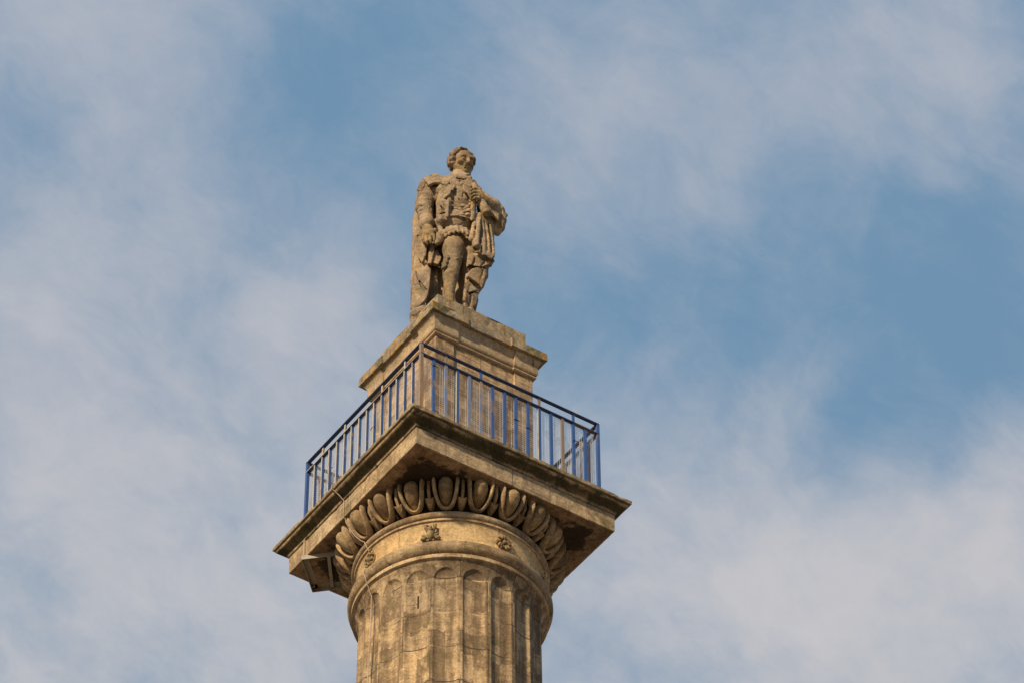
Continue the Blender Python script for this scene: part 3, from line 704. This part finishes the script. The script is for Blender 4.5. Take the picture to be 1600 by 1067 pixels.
# --- body: head, neck, torso, hands and legs, one surface
B = Field((-.95,-1.0,.2), (1.1,.45,4.75))
B.ell((0.033,-0.270,3.209), (.36,.24,.36), .05).ell((0.025,-0.270,2.753), (.29,.22,.34), .06).ell((0.028,-0.220,2.352), (.32,.24,.26), .06)
B.cone((-0.234,-0.200,3.446), (0.320,-0.220,3.296), .12, .10, .06)
B.cone((0.096,-0.250,3.445), (0.125,-0.270,3.826), .17, .135, .05)
B.ell(h(0,.035,.06), (.185,.225,.205), .02, R=Rh)
B.cone(h(0,-.085,.02), h(0,-.125,-.165), .143, .072, .04)
B.cone(h(-.09,-.05,-.10), h(-.04,-.13,-.18), .075, .06, .04); B.cone(h(.09,-.05,-.10), h(.04,-.13,-.18), .075, .06, .04)
B.cone(h(-.085,-.178,.072), h(.085,-.178,.072), .035, .035, .03)
for s_ in (-1, 1):
    B.ell(h(s_*.070,-.232,.025), (.046,.062,.036), .006, cut=True, R=Rh)
    B.ell(h(s_*.068,-.188,.018), (.030,.028,.022), .008, R=Rh)
    B.ell(h(s_*.095,-.150,-.035), (.05,.05,.04), .03, R=Rh)
    B.ell(h(s_*.178,.005,-.005), (.022,.042,.06), .012, R=Rh)
B.cone(h(0,-.205,.05), h(0,-.262,-.045), .020, .033, .015)
B.ell(h(-.027,-.235,-.05), (.02,.025,.018), .01, R=Rh); B.ell(h(.027,-.235,-.05), (.02,.025,.018), .01, R=Rh)
B.slot([h(-.048,-.245,-.110), h(0,-.25,-.106), h(.048,-.245,-.110)], [.006,.009,.006], .03)
B.cone(h(-.04,-.215,-.090), h(.04,-.215,-.090), .017, .017, .012); B.cone(h(-.035,-.208,-.126), h(.035,-.208,-.126), .019, .019, .012)
B.ell(h(0,-.195,-.185), (.05,.045,.04), .025, R=Rh)
# right hand hanging in front of the cloak
B.cone((-0.457,-0.330,2.413), (-0.434,-0.370,2.223), .085, .095, .03)
B.ell((-0.423,-0.380,2.153), (.115,.075,.11), .03)
for a, b_, c_ in (((661.5,369,-.41),(661,375,-.42),(663,381,-.39)),((666.5,370,-.43),(666.5,377,-.44),(668,382,-.41)),((672,369,-.44),(672.5,375,-.45),(673.5,380,-.42)),((677,367,-.43),(678.5,372,-.44),(679,377,-.42))):
    B.chain([PT(a[0],a[1],a[2]), PT(b_[0],b_[1],b_[2]), PT(c_[0],c_[1],c_[2])], [.030,.027,.022], .008)
B.chain([(-0.308,-0.380,2.215), (-0.276,-0.340,2.166), (-0.296,-0.300,2.102)], [.035,.028,.022], .015)
# left hand closed on the scroll
B.cone((0.616,-0.400,2.779), (0.445,-0.540,2.830), .095, .072, .03)
B.ell((0.403,-0.570,2.874), (.085,.065,.075), .03)
for i, (x0, y0, x1, y1, x2, y2) in enumerate(((750,297.5,742,294.5,736.5,297),(749,302,741,299.5,735.5,302.5),(748.5,306,741,305,736.5,308),(748,310,742,310,738.5,312.5))):
    B.chain([PT(x0,y0,-.60), PT(x1,y1,-.63), PT(x2,y2,-.58)], [.030,.027,.022], .007)
B.chain([(0.445,-0.500,2.977), (0.382,-0.460,3.170), (0.329,-0.440,3.221)], [.035,.028,.022], .012)
# legs: the near one bare of drapery from the knee, foot on the base
B.chain([(0.039,-0.240,2.272), (0.009,-0.300,2.031), (-0.000,-0.360,1.778), (-0.014,-0.380,1.477), (-0.048,-0.380,1.153), (-0.066,-0.380,0.775), (-0.064,-0.380,0.543)], [.20,.19,.182,.140,.126,.085,.085], .03)
B.ell((-0.080,-0.300,1.320), (.10,.12,.20), .04)
B.ell((-0.011,-0.460,1.751), (.10,.07,.10), .05)
B.cone((-0.063,-0.380,0.428), (-0.094,-0.520,0.291), .085, .06, .04)
B.chain([(0.250,-0.200,2.285), (0.273,-0.200,1.809), (0.255,-0.120,1.298), (0.237,-0.080,0.754)], [.19,.17,.12,.09], .03)
B.cone((0.237,-0.080,0.638), (0.278,-0.280,0.472), .085, .06, .04)
B.rough(.006, .045, 3); B.rough(.005, .02, 4)
B.mesh('body', M['statue_head'], stat)

# --- hair: thick short curls round the back and sides
Hf = Field(HC-.42, HC+.42)
rs = np.random.RandomState(5)
Hf.ell(h(0,.065,.075), (.192,.215,.20), .01, R=Rh)
Hf.ell(h(0,-.22,.10), (.125,.16,.14), .01, cut=True, R=Rh)
n_ = 0
while n_ < 150:
    d = rs.randn(3); d /= np.linalg.norm(d)
    if d[1] < -.55 and d[2] < .75: continue
    if d[1] < -.05 and abs(d[0]) < .62: continue
    if d[2] < -.75: continue
    q = h(d[0]*.188, .055+d[1]*.212, .06+d[2]*.20); Hf.ell(q, (.034+.018*rs.rand(),)*3, .010); n_ += 1
for s_ in (-1, 1):
    for i in range(5): Hf.ell(h(s_*.178, -.05+.02*i, .10-.035*i), (.028,.034,.028), .01)
for i in range(4): Hf.ell(h(-.10+.03*i, -.09, .205), (.03,.05,.022), .01)
Hf.rough(.014, .03, 6)
Hf.mesh('hair', M['hair'], stat)

# --- coat: tunic, sleeves, lapels, high collar, ruffled hem
Cf = Field((-.95,-1.0,1.6), (1.1,.35,4.2))
Cf.ell((0.022,-0.280,3.199), (.385,.265,.37), .05).ell((0.025,-0.280,2.773), (.325,.25,.33), .06).ell((0.017,-0.260,2.461), (.355,.285,.25), .06).ell((0.048,-0.340,2.380), (.24,.22,.21), .05)
Cf.cone((-0.266,-0.200,3.446), (0.342,-0.220,3.296), .145, .12, .06)
Cf.cone((0.095,-0.270,3.486), (0.121,-0.270,3.687), .195, .150, .03)
Cf.cone((0.127,-0.380,3.418), (0.244,-0.330,3.503), .05, .05, .02); Cf.cone((-0.012,-0.380,3.493), (0.127,-0.450,3.345), .05, .04, .02)
Cf.chain([(-0.404,-0.250,3.376), (-0.465,-0.240,3.111), (-0.489,-0.240,2.867), (-0.447,-0.340,2.418)], [.138,.138,.136,.112], .04)
Cf.cone((-0.458,-0.330,2.473), (-0.446,-0.350,2.378), .128, .128, .012)
for x0, y0, x1, y1 in ((655,322,672,326),(655,330,671,331),(658,309,675,315),(656,340,673,338)): Cf.cone(PT(x0,y0,-.36), PT(x1,y1,-.36), .010, .018, .012, cut=True)
Cf.cone((-0.317,-0.380,3.090), (-0.333,-0.300,2.672), .02, .045, .02, cut=True)
Cf.chain([(0.406,-0.240,3.169), (0.629,-0.250,2.903), (0.595,-0.380,2.785)], [.12,.13,.10], .03)
# open front of the coat and the lapels
Cf.chain([(-0.043,-0.500,3.183), (-0.072,-0.560,2.862), (-0.091,-0.560,2.605), (-0.110,-0.520,2.330)], [.035,.04,.04,.045], .02)
Cf.chain([(-0.190,-0.460,3.101), (-0.197,-0.500,2.695), (-0.205,-0.470,2.349)], [.09,.10,.09], .04)
Cf.cone((-0.062,-0.620,2.831), (-0.250,-0.550,2.673), .022, .022, .01, cut=True)
Cf.cone((-0.095,-0.560,2.999), (-0.209,-0.560,2.784), .055, .045, .02); Cf.cone((-0.138,-0.500,3.182), (-0.073,-0.560,2.968), .045, .05, .02)
Cf.cone((-0.137,-0.600,2.956), (-0.073,-0.600,2.912), .010, .010, .008, cut=True)
Cf.ell((0.097,-0.385,2.939), (.19,.205,.30), .03).ell((0.054,-0.430,3.105), (.13,.15,.16), .03)
Cf.chain([(-0.021,-0.600,3.034), (-0.031,-0.630,2.866), (-0.045,-0.620,2.695), (-0.059,-0.620,2.498), (-0.069,-0.600,2.338)], [.014,.016,.014,.012,.010], .006, cut=True)
Cf.chain([(0.021,-0.500,3.230), (0.127,-0.560,3.108), (0.244,-0.530,3.080), (0.287,-0.500,3.005)], [.04,.045,.045,.03], .02)
Cf.chain([(-0.011,-0.620,3.029), (0.064,-0.640,2.979), (0.117,-0.620,2.970)], .014, .006, cut=True)
Cf.chain([(0.265,-0.460,3.107), (0.309,-0.480,2.723), (0.321,-0.440,2.432)], [.05,.055,.05], .03)
for y, r_ in ((315,.012),(321.5,.014)): Cf.chain([PT(704,y,-.56), PT(720,y+1,-.575), PT(738,y,-.53)], r_, .008)
for y in (318.5, 324.5): Cf.chain([PT(704,y,-.58), PT(720,y+1,-.60), PT(736,y,-.56)], .008, .006, cut=True)
for i, y in enumerate((292,298,304,310,329,335)): Cf.ell(PT(716,y,-.57), (.016,.014,.016), .006)
for i in range(3): Cf.cone(PT(711+i*9,299,-.60), PT(710+i*9,314,-.60), .007, .007, .006, cut=True)
for x, y, r_ in ((724,322,.035),(730,324,.03),(733,329,.035),(726,331,.03),(722,336,.028),(731,336,.035),(735,320,.03),(727,327,.03)): Cf.ell(PT(x,y,-.545), (r_*1.5,r_,r_), .010)
Cf.chain([(0.088,-0.620,2.501), (0.171,-0.620,2.577), (0.255,-0.600,2.644)], .009, .006, cut=True); Cf.chain([(0.088,-0.620,2.455), (0.193,-0.620,2.382), (0.267,-0.600,2.388)], .009, .006, cut=True)
# edge of the waistcoat over the breeches
Cf.chain([(-0.142,-0.520,2.434), (-0.058,-0.560,2.372), (0.057,-0.580,2.361), (0.183,-0.560,2.338), (0.300,-0.500,2.356)], [.018,.022,.022,.022,.02], .01)
Cf.chain([(-0.152,-0.570,2.323), (-0.058,-0.610,2.261), (0.058,-0.630,2.250), (0.184,-0.610,2.227), (0.299,-0.550,2.230)], [.012,.018,.016,.024,.03], .010, cut=True)
for x0, y0, x1, y1 in ((698,349,712,346),(704,353,722,350),(716,348,730,353)): Cf.cone(PT(x0,y0,-.57), PT(x1,y1,-.57), .008, .010, .01, cut=True)
# lapels, shoulder mantle flap and high collar as folded cloth
Cf.flap([(-0.159,-0.560,3.135), (-0.085,-0.600,3.064), (-0.042,-0.625,2.993), (-0.062,-0.630,2.805), (-0.166,-0.610,2.718), (-0.250,-0.560,2.678), (-0.220,-0.560,2.890)], .020)
Cf.flap([(-0.064,-0.580,3.131), (0.021,-0.630,3.019), (-0.020,-0.640,2.871), (-0.073,-0.620,2.937)], .018)
Cf.flap([(0.127,-0.600,3.052), (0.222,-0.580,3.043), (0.297,-0.540,3.010), (0.276,-0.560,2.731), (0.223,-0.600,2.855), (0.149,-0.620,2.910)], .018)
Cf.flap([(0.277,-0.560,2.670), (0.330,-0.520,2.652), (0.331,-0.500,2.326), (0.278,-0.540,2.285)], .022)
Cf.flap([(-0.103,-0.620,2.724), (-0.077,-0.630,2.684), (-0.089,-0.610,2.283), (-0.131,-0.590,2.303)], .020)
Cf.chain([(0.009,-0.420,3.421), (0.063,-0.460,3.334), (0.127,-0.480,3.299), (0.212,-0.440,3.357), (0.265,-0.360,3.487)], [.03,.034,.036,.034,.03], .008)
Cf.chain([(0.009,-0.400,3.534), (0.083,-0.450,3.444), (0.169,-0.440,3.448), (0.233,-0.380,3.542)], [.026,.03,.03,.026], .008)
Cf.slot([(0.031,-0.520,3.301), (0.116,-0.550,3.241), (0.200,-0.520,3.289)], [.010,.014,.010], .04)
Cf.slot([(0.074,-0.560,3.176), (0.116,-0.570,3.144)], [.012,.02], .05)
Cf.slot([(-0.445,-0.420,3.184), (-0.350,-0.440,3.234), (-0.244,-0.460,3.192), (-0.179,-0.500,3.059)], [.012,.022,.024,.03], .08)
Cf.slot([(-0.273,-0.520,2.931), (-0.313,-0.480,2.714), (-0.321,-0.460,2.433)], [.012,.022,.03], .10)
# ruffled hem
rs = np.random.RandomState(11)
hem = [(686,378,-.36),(689,372,-.42),(694,367,-.47),(700,363,-.52),(707,360.5,-.55),(714,360,-.56),(721,361,-.55),(728,364,-.52),(733,369,-.47)]
for i, (x, y, yy) in enumerate(hem):
    Cf.ell(PT(x,y-2,yy), (.045,.035,.05), .035); Cf.ell(PT(x+2.5,y+2.5,yy), (.026,.03,.035), .03); Cf.ell(PT(x-1,y-6,yy), (.035,.03,.025), .035)
Cf.chain([(-0.130,-0.560,2.109), (-0.025,-0.590,2.095), (0.080,-0.600,2.094), (0.195,-0.570,2.074)], [.010,.012,.014,.012], .008, cut=True)
for x, y in ((692,371),(698,366),(705,363),(712,362),(719,362.5),(726,366)): Cf.ell(PT(x,y,-.60), (.014,.03,.022), .008, cut=True)
for i in range(15):
    t = i/14; Cf.ell(PT(694-9*t+2*math.sin(i*2.1), 322+58*t, -.44+.03*math.sin(i)), (.040+.012*rs.rand(),.045,.05), .035)
Cf.folds(.016, 9.0, .4, .2, 1.0, 2, (-.75,-.9,2.4), (-.33,.3,3.6))
for x0, y0, x1, y1, y in ((688,322,694,330,-.60),(687,335,695,333,-.58),(690,345,696,352,-.56),(700,348,709,345,-.62),(708,353,716,349,-.64),(719,351,727,349,-.62),(728,326,736,331,-.62),(712,300,711,313,-.62),(724,302,724,313,-.62),(717,326,717,335,-.62),(709,327,709,335,-.62)):
    Cf.slot([PT(x0,y0,y), PT(x1,y1,y)], [.002,.005], .06, .022)
Cf.rough(.006, .05, 7); Cf.rough(.009, .022, 8)
Cf.mesh('coat', M['statue'], stat)

# --- cloak: over the right shoulder, down behind, and gathered over the left forearm
K = Field((-1.0,-.95,.3), (1.15,.6,4.2))
K.chain([(-0.575,-0.120,3.417), (-0.523,-0.180,3.509), (-0.428,-0.240,3.556), (-0.311,-0.280,3.562), (-0.214,-0.380,3.398), (-0.149,-0.440,3.244)], [.05,.06,.06,.06,.05,.05], .03)
K.chain([(-0.449,-0.120,3.618), (-0.214,-0.050,3.664), (0.054,-0.020,3.637), (0.343,-0.050,3.441)], [.09,.11,.11,.08], .05)
K.chain([(-0.362,-0.420,3.384), (-0.414,-0.420,3.261)], [.04,.03], .02)
K.chain([(-0.534,-0.080,3.551), (-0.577,-0.040,3.162), (-0.609,0.000,2.777), (-0.620,0.000,1.996), (-0.627,-0.040,1.365), (-0.634,-0.100,0.693)], [.07,.07,.075,.07,.068,.062], .05)
K.flap([(-0.580,-0.080,2.969), (-0.421,-0.020,3.033), (-0.426,-0.100,1.603), (-0.459,-0.160,0.811), (-0.668,-0.140,0.581), (-0.663,-0.100,1.305), (-0.644,-0.080,2.214)], .06, .03, rd=.03)
K.chain([(-0.448,0.040,3.553), (-0.514,0.040,2.789), (-0.536,-0.020,1.977), (-0.548,-0.080,1.326), (-0.551,-0.140,0.713)], [.11,.12,.10,.085,.09], .04)
K.chain([(-0.399,0.050,2.953), (-0.444,0.000,2.223), (-0.447,-0.060,1.568), (-0.461,-0.140,0.947)], [.12,.10,.085,.075], .03)
K.chain([(-0.492,-0.260,2.214), (-0.514,-0.250,1.866), (-0.538,-0.220,1.718)], [.035,.042,.045], .012)
K.chain([(-0.511,-0.240,1.698), (-0.458,-0.240,1.581)], [.045,.035], .012)
K.chain([(-0.369,-0.240,2.116), (-0.387,-0.240,1.789), (-0.396,-0.200,1.651)], [.045,.045,.055], .014)
K.chain([(-0.287,-0.160,2.258), (-0.295,-0.140,2.099)], [.07,.06], .02)
K.flap([(-0.595,-0.200,3.318), (-0.576,-0.220,3.451), (-0.513,-0.260,3.533), (-0.459,-0.340,3.451), (-0.488,-0.380,3.256), (-0.529,-0.360,3.138)], .03, .012)
K.flap([(-0.512,-0.320,3.456), (-0.417,-0.360,3.515), (-0.311,-0.380,3.542), (-0.192,-0.500,3.304), (-0.212,-0.540,3.139), (-0.340,-0.500,3.217), (-0.424,-0.480,3.153)], .028, .012)
K.flap([(-0.311,-0.380,3.534), (-0.139,-0.500,3.320), (-0.074,-0.580,3.130), (-0.127,-0.600,3.017), (-0.223,-0.560,3.134)], .025, .012)
K.slot([(-0.519,-0.300,3.201), (-0.555,-0.270,3.063), (-0.574,-0.220,2.901), (-0.576,-0.200,2.619)], [.014,.022,.02,.014], .12)
K.flap([(-0.474,-0.320,2.064), (-0.426,-0.320,2.005), (-0.449,-0.300,1.728), (-0.510,-0.280,1.540), (-0.574,-0.270,1.667), (-0.523,-0.300,1.816)], .026)
K.flap([(-0.400,-0.300,1.996), (-0.306,-0.300,2.042), (-0.324,-0.280,1.750), (-0.363,-0.260,1.533), (-0.426,-0.260,1.546), (-0.397,-0.280,1.749)], .028)
K.flap([(-0.388,-0.220,1.898), (-0.295,-0.220,2.078), (-0.220,-0.210,1.895), (-0.198,-0.200,1.713), (-0.249,-0.200,1.565), (-0.332,-0.200,1.593), (-0.385,-0.210,1.656)], .045, .012)
K.flap([(-0.563,-0.200,1.619), (-0.437,-0.220,1.571), (-0.362,-0.200,1.445), (-0.379,-0.220,1.044), (-0.417,-0.240,0.777), (-0.519,-0.240,0.630), (-0.672,-0.200,0.509), (-0.660,-0.160,1.099), (-0.635,-0.160,1.540)], .035, .02)
K.slot([(-0.612,-0.240,1.387), (-0.578,-0.260,1.206), (-0.514,-0.280,1.027), (-0.450,-0.280,0.926)], [.005,.010,.020,.026], .06)
K.ell((-0.282,-0.150,1.821), (.085,.075,.17), .02)
K.chain([(-0.431,-0.280,1.956), (-0.438,-0.240,1.640)], [.010,.018], .012, cut=True); K.chain([(-0.462,-0.300,1.935), (-0.480,-0.280,1.688)], [.006,.010], .008, cut=True)
K.chain([(-0.593,-0.120,2.339), (-0.518,-0.160,2.210)], [.014,.022], .012, cut=True)
K.chain([(-0.580,-0.140,1.384), (-0.525,-0.200,1.135), (-0.461,-0.200,1.019)], [.008,.016,.022], .012, cut=True)
K.chain([(-0.628,-0.100,1.822), (-0.559,-0.150,1.374)], [.010,.006], .02, cut=True)
K.slot([(-0.222,-0.300,2.058), (-0.221,-0.260,1.920), (-0.188,-0.220,1.782)], [.05,.05,.04], .28)
K.slot([(-0.331,-0.220,1.499), (-0.269,-0.200,1.491), (-0.196,-0.200,1.506)], [.02,.035,.045], .16)
K.slot([(-0.335,-0.280,1.809), (-0.273,-0.280,1.899)], [.008,.02], .10)
K.slot([(0.291,-0.400,2.024), (0.251,-0.360,1.796), (0.210,-0.320,1.540)], [.03,.035,.02], .25)
# swallow-tail hem lifted off the base
K.chain([(-0.702,-0.200,0.393), (-0.641,-0.240,0.470), (-0.538,-0.270,0.529), (-0.457,-0.270,0.631), (-0.407,-0.260,0.772)], [.03,.03,.03,.03,.022], .02, cut=True)
# back of the cloak behind the legs
for x0, y0, x1, y1, r_ in ((676,330,678,500,.085),(690,330,692,500,.09),(704,330,704,505,.10),(718,330,717,505,.10),(731,335,728,500,.09)):
    K.chain([PT(x0,y0-28,.02), PT(x0,y0,.10), PT((x0+x1)/2,(y0+y1)/2,.16), PT(x1,y1,.14)], [r_, r_+.04, r_+.01, r_], .05)
K.chain([(-0.301,0.020,1.665), (-0.298,-0.020,0.877)], [.05,.06], .015)
# over the left forearm
K.chain([(0.427,-0.180,3.216), (0.554,-0.240,3.080), (0.672,-0.220,2.996), (0.736,-0.180,2.886), (0.768,-0.140,2.745)], [.07,.08,.09,.10,.09], .025)
K.chain([(0.574,-0.360,2.972), (0.659,-0.360,2.821), (0.734,-0.300,2.702), (0.745,-0.240,2.582)], [.04,.045,.05,.05], .012)
K.ell((0.491,-0.220,2.902), (.12,.12,.18), .03).ell((0.608,-0.180,2.763), (.10,.10,.14), .03)
K.chain([(0.510,-0.440,2.904), (0.584,-0.440,2.768), (0.627,-0.380,2.679)], [.04,.04,.035], .010)
K.chain([(0.789,-0.140,2.776), (0.843,-0.120,2.842), (0.869,-0.120,2.843)], [.06,.04,.02], .02)
K.chain([(0.789,-0.140,2.700), (0.757,-0.120,2.554), (0.715,-0.120,2.433)], [.085,.08,.06], .03)
K.chain([(0.693,-0.200,2.789), (0.662,-0.150,2.462)], [.07,.06], .02)
for a, b_ in (((770,309,-.36),(780,330,-.32)),((776,328,-.38),(780,350,-.3)),((765,314,-.46),(773,330,-.42)),((783,340,-.26),(784,352,-.24)),((788,334,-.24),(786,348,-.22))):
    K.cone(PT(a[0],a[1],a[2]), PT(b_[0],b_[1],b_[2]), .012, .016, .010, cut=True)
K.ell((0.628,-0.300,2.429), (.04,.08,.08), .02, cut=True)
# tiers of the fall on the viewer's right
K.flap([(0.373,-0.420,2.544), (0.532,-0.360,2.698), (0.596,-0.340,2.418), (0.638,-0.330,2.010), (0.659,-0.320,1.694), (0.606,-0.360,1.535), (0.480,-0.460,1.522), (0.365,-0.500,1.598), (0.301,-0.500,1.804), (0.332,-0.470,2.207)], .04, .015)
K.flap([(0.282,-0.400,1.638), (0.376,-0.400,1.610), (0.596,-0.330,1.535), (0.555,-0.300,1.461), (0.409,-0.360,1.370), (0.252,-0.360,1.353)], .035, .012)
K.flap([(0.232,-0.360,1.338), (0.377,-0.360,1.384), (0.566,-0.260,1.501), (0.514,-0.240,1.271), (0.453,-0.220,1.026), (0.348,-0.300,1.107), (0.212,-0.340,1.167)], .04, .012)
K.flap([(0.202,-0.320,1.129), (0.327,-0.300,1.077), (0.422,-0.200,1.002), (0.297,-0.260,0.898), (0.173,-0.300,0.784)], .035, .012)
K.flap([(0.173,-0.280,0.760), (0.338,-0.240,0.918), (0.401,-0.180,0.949), (0.350,-0.160,0.706), (0.288,-0.180,0.599), (0.164,-0.260,0.519)], .035, .012)
K.chain([(-0.384,0.050,1.605), (-0.364,0.000,0.679)], [.07,.08], .02)
K.flap([(0.574,-0.400,2.946), (0.669,-0.360,2.897), (0.744,-0.330,2.732), (0.723,-0.320,2.501), (0.648,-0.380,2.559), (0.616,-0.400,2.734)], .022)
K.flap([(0.735,-0.260,2.986), (0.799,-0.220,2.815), (0.863,-0.180,2.781), (0.830,-0.200,2.609), (0.777,-0.220,2.438), (0.744,-0.280,2.632)], .03)
# long fall of cloth from the arm over the thigh
K.chain([(0.373,-0.420,2.544), (0.332,-0.490,2.232), (0.291,-0.500,1.893)], [.03,.042,.055], .010)
K.chain([(0.426,-0.420,2.530), (0.405,-0.500,2.178), (0.379,-0.510,1.884), (0.369,-0.510,1.736)], [.03,.042,.048,.052], .010)
K.chain([(0.490,-0.320,2.618), (0.480,-0.360,2.171), (0.481,-0.360,1.725)], [.07,.085,.10], .025)
K.chain([(0.565,-0.240,2.595), (0.586,-0.260,2.199), (0.608,-0.260,1.753)], [.07,.075,.065], .025)
K.ell((0.492,-0.280,1.954), (.155,.14,.30), .04)
for x0, y0, x1, y1 in ((743,345,741,372),(750,350,750,380),(760,352,761,396),(753,385,752,396)): K.slot([PT(x0,y0,-.50), PT(x1,y1,-.52)], [.003,.010], .08, .022)
K.slot([(0.343,-0.580,1.591), (0.395,-0.570,1.594)], [.03,.03], .12)
K.chain([(0.271,-0.350,2.014), (0.232,-0.330,1.383), (0.183,-0.300,0.683)], [.028,.03,.035], .015)
K.ell((0.409,-0.260,1.632), (.175,.14,.14), .03)
K.chain([(0.294,-0.300,1.679), (0.429,-0.330,1.577), (0.577,-0.250,1.571)], [.05,.06,.05], .02)
K.slot([(0.271,-0.540,1.571), (0.344,-0.540,1.520), (0.448,-0.500,1.496), (0.511,-0.460,1.493), (0.553,-0.420,1.504)], [.012,.020,.032,.042,.022], .08)
K.chain([(0.597,-0.300,1.698), (0.639,-0.240,1.655), (0.598,-0.220,1.571)], [.03,.028,.03], .012)
K.ell((0.400,-0.180,1.417), (.165,.13,.16), .025)
K.chain([(0.514,-0.200,1.546), (0.505,-0.170,1.369), (0.453,-0.140,1.164)], [.06,.055,.045], .02)
K.chain([(0.284,-0.260,1.439), (0.388,-0.300,1.341), (0.504,-0.260,1.295)], [.04,.05,.04], .02)
K.slot([(0.211,-0.400,1.269), (0.273,-0.400,1.343), (0.377,-0.420,1.332), (0.502,-0.360,1.379)], [.042,.034,.010,.008], .12)
K.ell((0.328,-0.140,1.191), (.13,.12,.15), .025)
K.slot([(0.212,-0.380,1.099), (0.295,-0.380,1.027), (0.368,-0.360,0.975), (0.410,-0.340,0.937)], [.008,.020,.034,.028], .12)
K.chain([(0.432,-0.200,1.221), (0.463,-0.170,1.134), (0.401,-0.150,1.022)], [.03,.028,.028], .012)
K.ell((0.298,-0.100,0.967), (.10,.10,.17), .02)
K.chain([(0.308,-0.100,1.143), (0.361,-0.080,0.901), (0.310,-0.060,0.629)], [.05,.045,.05], .02)
K.slot([(0.162,-0.300,0.784), (0.245,-0.300,0.843), (0.338,-0.270,0.917)], [.012,.014,.012], .08)
rs = np.random.RandomState(21)
for x0, y0, x1, y1, y in ((757,345,762,392,-.46),(763,350,768,395,-.40),(748,424,745,436,-.42),(755,422,750,440,-.36),(735,446,731,458,-.38),(758,408,752,416,-.42),(742,404,738,416,-.44),(736,462,733,480,-.30),(752,345,752,370,-.50),(783,330,780,350,-.30)):
    K.slot([PT(x0,y0,y), PT((x0+x1)/2+1,(y0+y1)/2,y), PT(x1,y1,y)], [.001,.006,.002], .06, .028)
K.rough(.006, .07, 9); K.rough(.006, .026, 10)
K.mesh('cloak', M['statue'], stat)

# --- scroll in the left hand, garter bow, self base
Sf = Field((0,-.9,2.3), (.9,-.2,3.6))
Sf.chain([(0.312,-0.500,3.219), (0.361,-0.500,3.007), (0.456,-0.500,2.735), (0.530,-0.500,2.525)], [.055,.06,.072,.078], .01)
Sf.cone((0.552,-0.460,2.672), (0.605,-0.460,2.521), .04, .045, .01)
Sf.ell((0.546,-0.520,2.459), (.05,.05,.03), .008, cut=True)
Sf.rough(.006, .03, 12); Sf.mesh('scroll', M['statue'], stat)
Gf = Field((-.5,-.85,1.0), (.3,-.3,2.0))
Gf.chain([(-0.145,-0.380,1.608), (-0.061,-0.500,1.444), (0.043,-0.500,1.431), (0.136,-0.400,1.577)], .022, .008)
for i, (x, y) in enumerate(((699,401),(696,404),(700,405),(695,409),(698,411),(693,413),(696,416),(692,419),(697,407))): Gf.ell(PT(x,y,-.50), (.034,.04,.034), .03)
Gf.rough(.016, .028, 13); Gf.mesh('garter', M['statue_head'], stat)
Rf = Field((-.85,-.95,-.02), (.65,.65,.75))
Rf.box((-.18,-.02,.10), (.50,.42,.10), .04, .02)
Rf.ell((-.45,.0,.25), (.24,.26,.26), .06).ell((.1,.15,.18), (.3,.2,.16), .06).ell((-0.548,-0.120,0.502), (.16,.16,.14), .05).ell((-0.497,-0.100,0.579), (.12,.14,.16), .05)
Rf.rough(.02, .09, 14); Rf.rough(.012, .03, 15); Rf.mesh('rock_base', M['statue'], stat)
